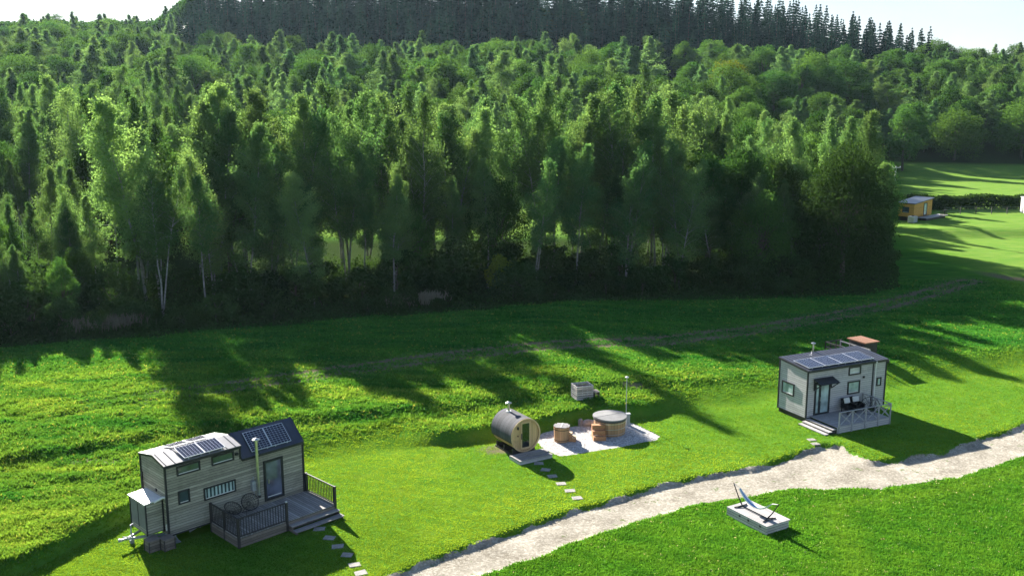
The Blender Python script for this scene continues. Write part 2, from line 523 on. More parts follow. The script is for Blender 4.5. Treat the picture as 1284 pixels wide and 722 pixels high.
def mesh_np(name, verts, quads, mat, cols=None, parent=None, smooth=False, link=True, tri=False):
    k = 3 if tri else 4
    me = bpy.data.meshes.new(name)
    nv = len(verts); nf = len(quads)
    me.vertices.add(nv)
    me.vertices.foreach_set('co', np.asarray(verts, np.float32).ravel())
    me.loops.add(nf * k)
    me.loops.foreach_set('vertex_index', np.asarray(quads, np.int32).ravel())
    me.polygons.add(nf)
    me.polygons.foreach_set('loop_start', np.arange(0, nf * k, k, dtype=np.int32))
    me.polygons.foreach_set('loop_total', np.full(nf, k, np.int32))
    if smooth:
        me.polygons.foreach_set('use_smooth', np.ones(nf, bool))
    if cols:
        for cname, c in cols.items():
            at = me.color_attributes.new(cname, 'FLOAT_COLOR', 'POINT')
            at.data.foreach_set('color', np.asarray(c, np.float32).ravel())
    me.update(calc_edges=True)
    me.materials.append(mat)
    if not link:
        return me
    o = bpy.data.objects.new(name, me)
    COL.objects.link(o)
    if parent: o.parent = parent
    return o

# ------------------------------------------------------------------ ground
def grow(a, step, end, g=1.09):
    out = []; s = step
    while abs(a) < abs(end):
        s *= g; a += s if end > 0 else -s
        out.append(a)
    return out
xs = np.arange(-46, 50.01, 0.2)
xs = np.array(grow(-46, .2, -1500)[::-1] + list(xs) + grow(50, .2, 1500))
ys = np.arange(37, 100.01, 0.2)
yf = []; s_, a_ = .2, 100.0
while a_ < 3600:
    s_ = min(s_ * 1.03, 2.5) if a_ < 620 else s_ * 1.1
    a_ += s_; yf.append(a_)
yb = []; s_, a_ = .2, 37.0
while a_ > -400:
    s_ *= 1.12; a_ -= s_; yb.append(a_)
ys = np.array(yb[::-1] + list(ys) + yf)
GX, GY = np.meshgrid(xs, ys)
GZ = tz(GX, GY)

def zone_attrs(x, y):
    wob = (fbm(x, y, 61, 1.6, 4) - 0.5)
    dp = poly_sdf(x, y, PATH) + wob * 0.9
    gravel = 1 - sstep(dp, -0.25, 0.15)
    pd = poly_sdf(x, y, PAD) + wob * 0.25
    pad = 1 - sstep(pd, -0.12, 0.12)
    tr = line_dist(x, y, TRACK)
    dirt = np.exp(-((tr - 0.95) / 0.5) ** 2) * (0.6 + 0.9 * fbm(x, y, 71, 3.5, 3))
    dirt = np.maximum(dirt, np.exp(-(tr / 1.9) ** 2) * 0.45)
    dirt = dirt * sstep(x, -34, -14)
    sp = line_dist(x, y, SPUR)
    dirt = np.maximum(dirt, (1 - sstep(sp, 0.6, 1.6)) * 0.85 * sstep(x + (110 - y) * 0.4, 51, 56))
    # bare trodden spots
    for (cx, cy, rx, ry) in ((-24.3, 52.8, 2.6, 0.9), (-0.8, 56.3, 1.3, 1.0), (8.6, 66.5, 1.6, .6), (-20, 51.8, 1.6, .5)):
        dirt = np.maximum(dirt, 0.8 * (1 - sstep(np.hypot((x - cx) / rx, (y - cy) / ry) + wob * 1.3, 0.3, 1.1)))
    bs = bank_s(x, y)
    rough = sstep(bs, 0.3, 1.2) * (1 - sstep(x, 50, 58))
    ed = edge_d(x, y)
    u = x / np.maximum(y, 1)
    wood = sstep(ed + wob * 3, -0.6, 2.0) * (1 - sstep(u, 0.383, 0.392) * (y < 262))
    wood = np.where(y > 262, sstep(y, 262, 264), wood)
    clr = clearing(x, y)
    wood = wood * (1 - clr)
    strip = np.exp(-(line_dist(x, y, STRIP) / 0.75) ** 2)
    lush = sstep(x + (y - 50) * -1.3, -2, 3) * (dp > -0.5) * (poly_sdf(x, y, PATH_L + [(0, 0), (90, 0)]) < 0.5)
    return gravel, pad, dirt, rough, wood, strip, lush, clr

def clearing(x, y):
    """the sunlit glade behind the front belt of trees"""
    u = x / np.maximum(y, 1)
    a = sstep(u, -0.33, -0.29) * (1 - sstep(u, 0.09, 0.13)) * sstep(y, 128, 134) * (1 - sstep(y, 174, 182))
    b = 1 - sstep(np.hypot((x - 54) / 15, (y - 340) / 42), 0.8, 1.0)
    return np.maximum(a, b)

gr, pad_, dirt, rough, wood, strip, lush, clr = zone_attrs(GX, GY)
A1 = np.stack([np.maximum(gr, pad_), dirt, rough, np.ones_like(gr)], -1)
A2 = np.stack([wood, strip, lush, np.ones_like(gr)], -1)
A3 = np.stack([pad_, clr, sstep(GX, 52, 60), np.ones_like(gr)], -1)

def ground_mat():
    m, n, out = new_mat('meadow_and_gravel')
    p = N(n, 'ShaderNodeBsdfPrincipled')
    g = N(n, 'ShaderNodeNewGeometry')
    pos = g.outputs['Position']
    def attr(name):
        a = N(n, 'ShaderNodeAttribute'); a.attribute_name = name
        s = N(n, 'ShaderNodeSeparateColor'); n.links.new(a.outputs['Color'], s.inputs[0])
        return s.outputs
    a1 = attr('a1'); a2 = attr('a2'); a3 = attr('a3')
    big = noise(n, 0.09, 4, 0.55, pos)
    mid = noise(n, 0.55, 5, 0.6, pos)
    fine = noise(n, 5.0, 5, 0.7, pos)
    micro = noise(n, 28.0, 3, 0.7, pos)
    # mown lawn
    lawn = ramp(n, mid, [(0.30, (0.065, 0.18, 0.020)), (0.55, (0.105, 0.225, 0.024)), (0.75, (0.18, 0.265, 0.035))])
    lawn = mixcol(n, math_n(n, 'MULTIPLY', fine, 0.5), lawn, (0.055, 0.13, 0.01))
    lushc = ramp(n, mid, [(0.3, (0.04, 0.145, 0.012)), (0.7, (0.085, 0.20, 0.014))])
    lushc = mixcol(n, math_n(n, 'MULTIPLY', fine, 0.5), lushc, (0.03, 0.10, 0.01))
    base = mixcol(n, a2[2], lawn, lushc)
    # long tussocky meadow grass, combed roughly along x
    mpn = N(n, 'ShaderNodeMapping'); mpn.inputs['Scale'].default_value = (0.35, 1.6, 1.0); mpn.inputs['Rotation'].default_value = (0, 0, -0.35)
    n.links.new(pos, mpn.inputs['Vector'])
    comb = noise(n, 1.1, 6, 0.65, mpn.outputs[0])
    rgh = ramp(n, comb, [(0.28, (0.02, 0.10, 0.016)), (0.50, (0.045, 0.17, 0.018)), (0.66, (0.10, 0.22, 0.025)), (0.84, (0.22, 0.26, 0.09))])
    rgh = mixcol(n, math_n(n, 'MULTIPLY', fine, 0.45), rgh, (0.03, 0.09, 0.01))
    base = mixcol(n, a1[2], base, rgh)
    far = ramp(n, comb, [(0.3, (0.085, 0.20, 0.03)), (0.7, (0.19, 0.275, 0.055))])
    base = mixcol(n, math_n(n, 'MAXIMUM', a3[2], a3[1]), base, far)
    base = mixcol(n, math_n(n, 'MULTIPLY', a2[1], 0.55), base, (0.13, 0.25, 0.03))
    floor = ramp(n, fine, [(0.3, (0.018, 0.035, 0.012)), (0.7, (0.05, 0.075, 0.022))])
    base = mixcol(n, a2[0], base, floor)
    dirtc = ramp(n, fine, [(0.3, (0.085, 0.08, 0.045)), (0.7, (0.21, 0.18, 0.115))])
    dfac = math_n(n, 'MULTIPLY', a1[1], math_n(n, 'MULTIPLY_ADD', fine, 1.4))
    base = mixcol(n, dfac, base, dirtc)
    # gravel: crushed stone with fines, damp patches, weeds
    vor = N(n, 'ShaderNodeTexVoronoi'); vor.inputs['Scale'].default_value = 11.0
    n.links.new(pos, vor.inputs['Vector'])
    vs = N(n, 'ShaderNodeSeparateColor'); n.links.new(vor.outputs['Color'], vs.inputs[0])
    gv = ramp(n, vs.outputs[0], [(0.0, (0.25, 0.225, 0.19)), (0.6, (0.42, 0.385, 0.335)), (1.0, (0.66, 0.62, 0.56))])
    gm = ramp(n, mid, [(0.36, (0.20, 0.175, 0.14)), (0.5, (0.36, 0.325, 0.275)), (0.66, (0.50, 0.46, 0.40))])
    gv = mixcol(n, math_n(n, 'GREATER_THAN', micro, 0.62), gv, (0.16, 0.14, 0.12))
    gv = mixcol(n, 0.5, gv, gm)
    gv = mixcol(n, 1.0, gv, (0.86, 0.85, 0.80), 'MULTIPLY')
    weed = math_n(n, 'GREATER_THAN', noise(n, 1.5, 5, 0.7, pos), 0.635)
    gv = mixcol(n, math_n(n, 'MULTIPLY', weed, 0.7), gv, (0.10, 0.15, 0.04))
    pv = ramp(n, vs.outputs[1], [(0.0, (0.26, 0.25, 0.24)), (1.0, (0.62, 0.59, 0.57))])
    gv = mixcol(n, a3[0], gv, pv)
    ragged = math_n(n, 'ADD', a1[0], math_n(n, 'MULTIPLY', math_n(n, 'SUBTRACT', fine, 0.5), 0.9))
    gfac = ramp(n, ragged, [(0.42, (0, 0, 0)), (0.55, (1, 1, 1))])
    base = mixcol(n, gfac, base, gv)
    n.links.new(base, p.inputs['Base Color'])
    p.inputs['Roughness'].default_value = 0.9
    p.inputs['Specular IOR Level'].default_value = 0.0
    b = N(n, 'ShaderNodeBump'); b.inputs['Strength'].default_value = 0.55; b.inputs['Distance'].default_value = 0.10
    hh = math_n(n, 'ADD', math_n(n, 'MULTIPLY', fine, 0.6), math_n(n, 'MULTIPLY', micro, 0.35))
    n.links.new(hh, b.inputs['Height'])
    n.links.new(b.outputs[0], p.inputs['Normal'])
    n.links.new(p.outputs[0], out.inputs['Surface'])
    return m
GM = ground_mat()
ny, nx = GX.shape
idx = np.arange(ny * nx).reshape(ny, nx)
Q = np.stack([idx[:-1, :-1], idx[:-1, 1:], idx[1:, 1:], idx[1:, :-1]], -1).reshape(-1, 4)
def fc(a):
    return ((a[:-1, :-1] + a[:-1, 1:] + a[1:, 1:] + a[1:, :-1]) / 4).reshape(-1)
m_pad = fc(pad_) > 0.5
m_gr = (fc(gr) > 0.5) & ~m_pad
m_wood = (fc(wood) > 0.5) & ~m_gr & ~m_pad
m_tr = (fc(dirt * (line_dist(GX, GY, TRACK) < 2.5)) > 0.5) & ~m_gr & ~m_pad & ~m_wood
m_rest = ~(m_pad | m_gr | m_wood | m_tr)
V = np.stack([GX, GY, GZ], -1).reshape(-1, 3)
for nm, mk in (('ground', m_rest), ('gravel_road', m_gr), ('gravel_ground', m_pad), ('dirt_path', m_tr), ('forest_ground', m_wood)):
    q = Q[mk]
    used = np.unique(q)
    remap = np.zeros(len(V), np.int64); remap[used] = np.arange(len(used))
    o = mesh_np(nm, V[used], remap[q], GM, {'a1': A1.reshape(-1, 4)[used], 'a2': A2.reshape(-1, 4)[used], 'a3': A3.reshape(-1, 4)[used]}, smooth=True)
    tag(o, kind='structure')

# ------------------------------------------------------------------ grass blades
def blade_mat(name, trans=0.5, attr='col'):
    m, n, out = new_mat(name)
    a = N(n, 'ShaderNodeAttribute'); a.attribute_name = attr
    d = N(n, 'ShaderNodeBsdfDiffuse'); t = N(n, 'ShaderNodeBsdfTranslucent'); mx = N(n, 'ShaderNodeMixShader')
    n.links.new(a.outputs['Color'], d.inputs['Color'])
    tcx = mixcol(n, 1.0, a.outputs['Color'], (1.85, 1.35, 0.65), 'MULTIPLY')
    n.links.new(tcx, t.inputs['Color'])
    mx.inputs[0].default_value = trans
    n.links.new(d.outputs[0], mx.inputs[1]); n.links.new(t.outputs[0], mx.inputs[2])
    n.links.new(mx.outputs[0], out.inputs['Surface'])
    return m
GRASS = blade_mat('grass_blades', 0.5)

def make_grass():
    n = 390000
    r = np.random.default_rng(3)
    # denser near, thinner far
    Y = 1 / (1 / 38.5 + r.random(n) * (1 / 108 - 1 / 38.5))
    X = (r.random(n) * 2 - 1) * 0.66 * Y
    g, pd, dr, rg, wd, st, lu, cl = zone_attrs(X, Y)
    prob = 1 - np.clip(np.maximum(g, pd) * 1.15, 0, 1)
    prob = prob * (1 - 0.75 * dr) * (1 - 0.9 * wd)
    keep = r.random(n) < prob
    for (cx, cy, ax, ay, yaw) in ((-16.19, 43.58, 7.5, 2.5, .787), (19.01, 61.2, 6.75, 2.66, .447)):
        c, s = math.cos(yaw), math.sin(yaw)
        lx = (X - cx) * c + (Y - cy) * s; ly = -(X - cx) * s + (Y - cy) * c
        keep &= ~((lx > -.1) & (lx < ax) & (ly > -2.6) & (ly < ay) & ((ly > 0) | (lx > 2.2) | (cx > 0)))
    for (cx, cy, rr) in ((12.2, 46.2, 1.1), (0.3, 56.3, 1.1), (0.8, 54.6, 0.9)):
        keep &= np.hypot(X - cx, Y - cy) > rr
    for (cx, cy) in STONES: keep &= np.hypot(X - cx, Y - cy) > 0.2
    X, Y, rg, st, lu, dr = X[keep], Y[keep], rg[keep], st[keep], lu[keep], dr[keep]
    n = len(X)
    Z = tz(X, Y)
    clump = fbm(X, Y, 81, 0.9, 3); comb = fbm(X * 0.4 + Y * 0.25, Y * 1.4, 83, 1.6, 4); broad = fbm(X, Y, 85, 6, 3)
    dpth = np.abs(poly_sdf(X, Y, PATH))
    lip = np.exp(-((dpth - 0.15) / 0.35) ** 2)
    h = 0.028 + 0.016 * r.random(n) + lip * 0.02 * r.random(n) + rg * (0.04 + 0.22 * np.clip(clump - 0.38, 0, 1) * 1.5 * (1 - .6 * sstep(Y, 62, 74))) * (0.5 + r.random(n)) + lu * 0.03
    B = 3
    P = np.repeat(np.stack([X, Y, Z], -1), B, 0)
    hh = np.repeat(h, B) * (0.6 + 0.7 * r.random(n * B))
    sc = np.repeat(0.7 + Y / 90, B)
    P[:, :2] += (r.random((n * B, 2)) - 0.5) * 0.16
    ang = r.random(n * B) * 2 * math.pi
    w = (0.02 + 0.018 * r.random(n * B)) * sc * (1 + 0.5 * np.repeat(rg, B))
    dx = np.stack([np.cos(ang), np.sin(ang), np.zeros_like(ang)], -1) * w[:, None]
    lean = (r.random((n * B, 2)) - 0.5) * hh[:, None] * 1.5
    tip = P + np.concatenate([lean, hh[:, None]], 1)
    P[:, 2] -= 0.01
    verts = np.stack([P - dx, P + dx, tip], 1).reshape(-1, 3)
    tris = np.arange(len(verts)).reshape(-1, 3)
    def L(a, b, t): return a[None] * (1 - t[:, None]) + b[None] * t[:, None]
    A = np.array
    lawn = L(A([.062, .20, .022]), A([.165, .305, .034]), np.clip(broad * 1.5 - .25 + (r.random(n) - .5) * .5, 0, 1))
    lushc = L(A([.036, .17, .020]), A([.090, .25, .03]), np.clip(clump, 0, 1))
    fr = sstep(Y, 66, 80)[:, None]
    rough = L(A([.028, .145, .026]), A([.135, .28, .045]), np.clip(comb * 1.7 - .35, 0, 1))
    rough = rough * (1 - fr * A([.45, .1, 0])[None])  # less red towards the wood: its shade put into the far blade colours
    straw = r.random(n) < 0.03 + 0.16 * np.clip(comb - .5, 0, 1)
    rough[straw] = A([.20, .29, .07])
    c = lawn * (1 - lu[:, None]) + lushc * lu[:, None]
    c = c * (1 - rg[:, None]) + rough * rg[:, None]
    c = c * (1 - .5 * st[:, None]) + A([.11, .26, .03])[None] * .5 * st[:, None]
    # old mowing lines and lighter, thinner spots
    mow = 1 + .07 * np.sin((X * .30 + Y * .95) * 2 * math.pi / 1.1) * (1 - rg)
    spots = 1 + .30 * (fbm(X, Y, 97, 3.0, 4) - .5)
    c = c * (mow * spots * (0.72 + 0.5 * r.random(n)))[:, None]
    clover = (r.random(n) < .006) & (lu > .5)
    c[clover] = A([.33, .40, .28])
    c = np.concatenate([c, np.ones((n, 1))], 1)
    c = np.repeat(c, B * 3, 0)
    o = mesh_np('grass', verts, tris, GRASS, {'col': c}, tri=True)
    tag(o, 'short and tussocky green grass covering the meadow and lawns', 'grass', kind='stuff')
STONES = [(-9.44, 45.31), (-8.79, 44.31), (-8.21, 43.4), (-7.65, 42.54), (-7.12, 41.55), (-6.75, 40.76), (1.56, 54.02), (1.89, 53.04), (2.27, 52.11), (2.71, 51.02), (3.12, 50.02), (3.43, 49.05), (18.58, 57.75), (18.69, 58.6)]
make_grass()

# ------------------------------------------------------------------ trees
def leaf_mat(name, base, alt, trans=0.4, tint=(1.28, 1.30, 0.62)):
    m, n, out = new_mat(name)
    a = N(n, 'ShaderNodeAttribute'); a.attribute_name = 'v'
    s = N(n, 'ShaderNodeSeparateColor'); n.links.new(a.outputs['Color'], s.inputs[0])
    oi = N(n, 'ShaderNodeObjectInfo')
    f = math_n(n, 'ADD', math_n(n, 'MULTIPLY', s.outputs[0], 0.55), math_n(n, 'MULTIPLY', oi.outputs['Random'], 0.45))
    c = ramp(n, f, [(0.1, base), (0.9, alt)])
    # each tree a little lighter or darker than its neighbour
    vm = N(n, 'ShaderNodeVectorMath', operation='SCALE')
    wn = N(n, 'ShaderNodeTexWhiteNoise', noise_dimensions='1D'); n.links.new(oi.outputs['Random'], wn.inputs['W'])
    k = math_n(n, 'MULTIPLY_ADD', wn.outputs['Value'], 0.7); k.node.inputs[2].default_value = 0.68
    n.links.new(c, vm.inputs[0]); n.links.new(k, vm.inputs['Scale'])
    d = N(n, 'ShaderNodeBsdfDiffuse'); t = N(n, 'ShaderNodeBsdfTranslucent'); mx = N(n, 'ShaderNodeMixShader')
    n.links.new(vm.outputs[0], d.inputs['Color'])
    n.links.new(mixcol(n, 1.0, vm.outputs[0], tint, 'MULTIPLY'), t.inputs['Color'])
    mx.inputs[0].default_value = trans
    n.links.new(d.outputs[0], mx.inputs[1]); n.links.new(t.outputs[0], mx.inputs[2])
    n.links.new(mx.outputs[0], out.inputs['Surface'])
    return m
LM = {
    'birch': leaf_mat('birch_leaves', (0.048, 0.128, 0.056), (0.170, 0.255, 0.105), 0.50),
    'broad': leaf_mat('broad_leaves', (0.030, 0.092, 0.028), (0.090, 0.165, 0.040), 0.42),
    'spruce': leaf_mat('spruce_needles', (0.007, 0.030, 0.026), (0.025, 0.068, 0.050), 0.20),
    'larch': leaf_mat('larch_needles', (0.060, 0.145, 0.075), (0.155, 0.245, 0.12), 0.48),
    'yellow': leaf_mat('yellowing_leaves', (0.12, 0.17, 0.02), (0.19, 0.22, 0.03), 0.45),
    'shrub': leaf_mat('bramble_leaves', (0.022, 0.055, 0.018), (0.055, 0.10, 0.03), 0.3),
    'dead': leaf_mat('dead_stalks', (0.19, 0.175, 0.12), (0.33, 0.30, 0.22), 0.3, (1, 1, 1)),
}
BARK = {'birch': simple('birch_bark', (0.26, 0.25, 0.225), 0.8, var=0.5, scale=3), 'dark': simple('dark_bark', (0.10, 0.085, 0.065), 0.9, var=0.4, scale=3)}

def leaves_geo(C, size, r, var, aspect=0.6, vert_bias=0.0, dirv=None):
    n = len(C)
    a = r.normal(size=(n, 3))
    if dirv is not None: a = a * 0.5 + dirv
    a /= np.linalg.norm(a, axis=1)[:, None]
    b = r.normal(size=(n, 3))
    b -= (a * b).sum(1)[:, None] * a
    b /= np.linalg.norm(b, axis=1)[:, None]
    a = a * size[:, None] * 0.5; b = b * size[:, None] * 0.5 * aspect
    verts = np.stack([C - a, C + b, C + a, C - b], 1).reshape(-1, 3)
    q = np.arange(4 * n).reshape(-1, 4)
    v = np.repeat(np.clip(var, 0, 1), 4)
    col = np.stack([v, v, v, np.ones_like(v)], -1)
    return verts, q, col

def trunk_mb(pts, r0, r1, n=7):
    mb = MB(); mb.tube(pts, r0, n, r1)
    return mb

def mb_mesh(mb, name, mat):
    me = bpy.data.meshes.new(name)
    me.from_pydata(mb.v, [], mb.f); me.materials.append(mat); me.shade_smooth()
    return me

def birch(seed, H=16, R=2.5, start=0.3, stems=1, conic=0.0, leaf=0.185, nl=7500, kind='birch', bark='birch', dens=1.0):
    r = np.random.default_rng(seed)
    mb = MB(); Cs = []; Vs = []
    for sidx in range(stems):
        lean = r.normal(size=2) * (0.04 if stems == 1 else 0.13) * H
        hh = H * (1 - 0.18 * sidx * r.random())
        k = 9
        t = np.linspace(0, 1, k)
        wig = np.cumsum(r.normal(size=(k, 2)) * 0.10, 0) * (H / 16); wig[0] = 0
        tp = np.stack([lean[0] * t ** 1.3 + wig[:, 0], lean[1] * t ** 1.3 + wig[:, 1], t * hh], -1)
        mb.tube([tuple(p) for p in tp], 0.0078 * H / (1 + .2 * (stems - 1)), 6, 0.015)
        nb = int(52 * dens)
        for b in range(nb):
            s = start + (1 - start) * (b + r.random()) / nb
            p0 = np.array([np.interp(s, t, tp[:, j]) for j in range(3)])
            q = (s - start) / (1 - start)
            prof = ((1 - q) ** (0.72 + 0.25 * conic) if conic > .35 else 0.5 * math.sqrt(max(0.0, 1 - max(0.0, (q - .30) / .72) ** 2)) + .5 * (1 - q) ** .8) * (0.40 + min(1, q * 4.0) * 0.60)
            Lb = R * prof * (0.45 + 0.75 * r.random()) + 0.12
            az = r.random() * 2 * math.pi
            el = 0.22 + (0.85 if conic < .35 else .55) * q + 0.3 * r.random() - 0.25 * conic
            d = np.array([math.cos(az) * math.cos(el), math.sin(az) * math.cos(el), math.sin(el)])
            end = p0 + d * Lb + np.array([0, 0, -0.16 * Lb * Lb / R])
            if q > .55: end[2] = min(end[2], hh * 1.03)
            if Lb > 0.7:
                mid = (p0 + end) / 2 + np.array([0, 0, 0.1 * Lb])
                mb.tube([tuple(p0), tuple(mid), tuple(end)], 0.028 * (1 - q * .6) * H / 16, 4, 0.008, cap=False)
            m = max(8, int(nl / stems / nb * (0.35 + 1.1 * Lb / R) * 1.1))
            tt = r.random(m) ** 0.7 * 0.85 + 0.2
            c = p0[None] + (end - p0)[None] * tt[:, None]
            sp = 0.16 + 0.26 * Lb / R
            c = c + r.normal(size=(m, 3)) * np.array([sp, sp, sp * 0.9]) * (H / 16) ** 0.5
            hang = r.random(m) ** 2 * 0.7 * (1 - conic * .7)
            c[:, 2] -= hang * (0.3 + 0.7 * Lb / R)
            Cs.append(c); Vs.append(np.full(m, r.random()) * 0.6 + r.random(m) * 0.4)
    C = np.concatenate(Cs); v = np.concatenate(Vs)
    C = C[C[:, 2] > H * start * 0.55]; v = v[:len(C)]
    size = leaf * (0.6 + 0.8 * r.random(len(C)))
    ve, q, col = leaves_geo(C, size, r, v)
    return mb_mesh(mb, 'trunk', BARK[bark]), mesh_np('crown', ve, q, LM[kind], {'v': col}, link=False)

def broad(seed, H=12, R=4.2, base=0.12, lobes=34, leaf=0.30, nl=9500, kind='broad', flat=1.0):
    r = np.random.default_rng(seed)
    mb = MB()
    cz = H * (base + (1 - base) * 0.5); rz = H * (1 - base) * 0.5
    Cs = []; Vs = []
    top = np.array([0, 0, H * .45])
    mb.tube([(0, 0, 0), (r.normal() * .1, r.normal() * .1, H * .22), tuple(top)], 0.022 * H, 8, 0.010 * H)
    for i in range(lobes):
        ph = math.acos(1 - 1.75 * (i + .5) / lobes); th = i * 2.39996 + r.normal() * .3
        k = 0.60 + 0.28 * r.random()
        wide = 1.0 - 0.22 * max(0, math.cos(ph))
        c0 = np.array([R * k * wide * math.sin(ph) * math.cos(th), R * k * wide * math.sin(ph) * math.sin(th), cz + rz * (k + .05) * math.cos(ph)])
        c0 += r.normal(size=3) * R * 0.06
        lr = R * (0.24 + 0.16 * r.random())
        st = np.array([0, 0, H * (0.2 + .3 * r.random())])
        if i % 2 == 0:
            mb.tube([tuple(st), tuple((st + c0) / 2 + np.array([0, 0, .05 * H])), tuple(c0)], 0.008 * H, 5, 0.002 * H, cap=False)
        m = int(nl / lobes * (0.7 + .6 * r.random()))
        d = r.normal(size=(m, 3)); d /= np.linalg.norm(d, axis=1)[:, None]
        rad = lr * (0.45 + 0.62 * r.random(m) ** 0.5)
        bump = 1 + 0.22 * np.sin(d[:, 0] * 6 + i) * np.sin(d[:, 1] * 7 + 2 * i) + .16 * np.sin(d[:, 2] * 9 + i)
        c = c0 + d * (rad * bump)[:, None] * np.array([1, 1, .85])
        Cs.append(c); Vs.append(np.full(m, r.random()) * .6 + r.random(m) * .4)
    C = np.concatenate(Cs); v = np.concatenate(Vs)
    ok = C[:, 2] > 0.15
    C = C[ok]; v = v[ok]
    ve, q, col = leaves_geo(C, leaf * (0.6 + 0.8 * r.random(len(C))), r, v, 0.7)
    return mb_mesh(mb, 'trunk', BARK['dark']), mesh_np('crown', ve, q, LM[kind], {'v': col}, link=False)

def spruce(seed, H=20, R=3.0, tiers=17, nl=5200, kind='spruce', leaf=0.55):
    r = np.random.default_rng(seed)
    mb = MB(); mb.tube([(0, 0, 0), (0, 0, H * .5), (r.normal() * .1, r.normal() * .1, H)], 0.2, 7, 0.02)
    Cs = []; Vs = []; Ds = []
    tot = 0
    for i in range(tiers):
        q = i / (tiers - 1)
        z = H * (0.08 + 0.90 * q)
        Rr = R * (1 - q) ** 0.85 + 0.12
        nb = 8 + int(6 * (1 - q))
        for b in range(nb):
            az = r.random() * 2 * math.pi; L = Rr * (0.7 + .5 * r.random())
            m = max(7, int(nl / (tiers * 10) * (0.3 + 1.3 * L / R)))
            t = r.random(m) ** .75
            rad = t * L; drop = -0.28 * rad - 0.02 * rad ** 2 + 0.25 * np.clip(t - .75, 0, 1) * L
            side = r.normal(size=m) * 0.16 * (1 - .5 * t) * (0.5 + L / R)
            c = np.stack([rad * math.cos(az) - side * math.sin(az), rad * math.sin(az) + side * math.cos(az), z + drop + r.normal(size=m) * .08 - abs(r.normal(size=m)) * .26 + (r.random() - .5) * .35], -1)
            Cs.append(c); Vs.append(np.full(m, r.random()) * .5 + .5 * t * r.random(m))
            Ds.append(np.tile([math.cos(az), math.sin(az), -.45], (m, 1)))
    C = np.concatenate(Cs); v = np.concatenate(Vs); D = np.concatenate(Ds)
    ve, q_, col = leaves_geo(C, leaf * (0.5 + .7 * r.random(len(C))), r, v, 0.45, dirv=D)
    return mb_mesh(mb, 'trunk', BARK['dark']), mesh_np('crown', ve, q_, LM[kind], {'v': col}, link=False)

def put_tree(name, pair, x, y, s, label, group, cat='tree', sz=None, dz=0.0, rot=None, z=None):
    root = bpy.data.objects.new(name, None); COL.objects.link(root)
    root.location = (x, y, (tz1(x, y) if z is None else z) + dz - 0.05)
    root.rotation_euler = (0, 0, random.random() * 6.283 if rot is None else rot)
    root.scale = (s * random.uniform(.92, 1.1), s * random.uniform(.92, 1.1), (sz or s) * random.uniform(.94, 1.07))
    root.rotation_euler[0] = random.uniform(-.03, .03); root.rotation_euler[1] = random.uniform(-.03, .03)
    tag(root, label, cat, group)
    for nm, me in zip(('trunk', 'crown'), pair):
        o = bpy.data.objects.new(nm, me); COL.objects.link(o); o.parent = root
    return root

BIRCH = [birch(100 + i, 16, [3.1, 3.6, 2.8, 4.0, 3.3, 2.7, 3.7, 3.2, 3.9, 3.0][i], [.34, .26, .40, .22, .30, .42, .28, .36, .25, .32][i], [1, 2, 1, 2, 1, 1, 3, 1, 1, 2][i],
               [.3, 0, .5, 0, .2, .8, 0, .7, .1, .1][i], nl=[15500, 18000, 13500, 19000, 16000, 12500, 18500, 14500, 18000, 16000][i]) for i in range(10)]
BROAD = [broad(200 + i, 12, [4.0, 4.6, 3.6, 5.2, 4.2, 3.8, 4.4][i], [.12, .08, .18, .05, .1, .2, .06][i], [30, 40, 26, 46, 34, 28, 38][i], leaf=.24, nl=14500) for i in range(7)]
SPRUCE = [spruce(300 + i, 20, [3.5, 4.0, 3.1, 3.8, 2.8][i]) for i in range(5)]
LARCH = [birch(400 + i, 14, [3.9, 4.5, 3.6, 4.2][i], .08, 1, 1.0, leaf=.26, nl=12000, kind='larch', bark='dark', dens=1.4) for i in range(4)]
SHRUB = [broad(500 + i, 3.0, [1.6, 2.1, 1.4, 1.9][i], 0.0, [12, 16, 10, 14][i], 0.20, 2600, 'shrub') for i in range(4)]

sunx, suny = math.sin(SUN_AZ), math.cos(SUN_AZ)
def scatter(s, y0, y1, u0, u1, r, jit=0.38):
    pts = []
    yy = y0
    row = 0
    while yy < y1:
        xx = u0 * yy
        while xx < u1 * yy:
            pts.append((xx + (row % 2) * s / 2 + r.normal() * s * jit * .6, yy + r.normal() * s * jit * .6))
            xx += s
        yy += s * 0.9; row += 1
    return pts

RT = np.random.default_rng(21)
counts = {}
SPECIAL = [(36.3, 107.0, 6.5), (64, 300, 6), (39, 365, 8), (119, 268, 9), (99, 252, 6), (-31.3, 86.5, 2.5), (-28.0, 88.6, 2.0), (-1.2, 97.5, 2.6), (139, 271, 9)]
def free(x, y):
    return all((x - a) ** 2 + (y - b) ** 2 > c * c for a, b, c in SPECIAL)

STRETCH = [(-9, -.40, 'at the far left end'), (-.40, -.24, 'above the near tiny house'), (-.24, -.08, 'left of the middle'), (-.08, .08, 'above the barrel sauna'), (.08, .22, 'right of the hot tub'), (.22, .32, 'above the pale house'), (.32, .42, 'above the ochre cabin'), (.42, 9, 'at the far right end')]
front_n = [0]
ORD = ['first', 'second', 'third', 'fourth', 'fifth', 'sixth', 'seventh', 'eighth', 'ninth', 'tenth', 'eleventh', 'twelfth', 'thirteenth', 'fourteenth', 'fifteenth', 'sixteenth', 'seventeenth', 'eighteenth', 'nineteenth', 'twentieth', 'twenty-first', 'twenty-second', 'twenty-third', 'twenty-fourth', 'twenty-fifth', 'twenty-sixth', 'twenty-seventh', 'twenty-eighth', 'twenty-ninth', 'thirtieth', 'thirty-first', 'thirty-second', 'thirty-third', 'thirty-fourth', 'thirty-fifth', 'thirty-sixth']
def stretch(x, y):
    for a, b, t in STRETCH:
        if a <= x / y < b: return t
FRONT = []
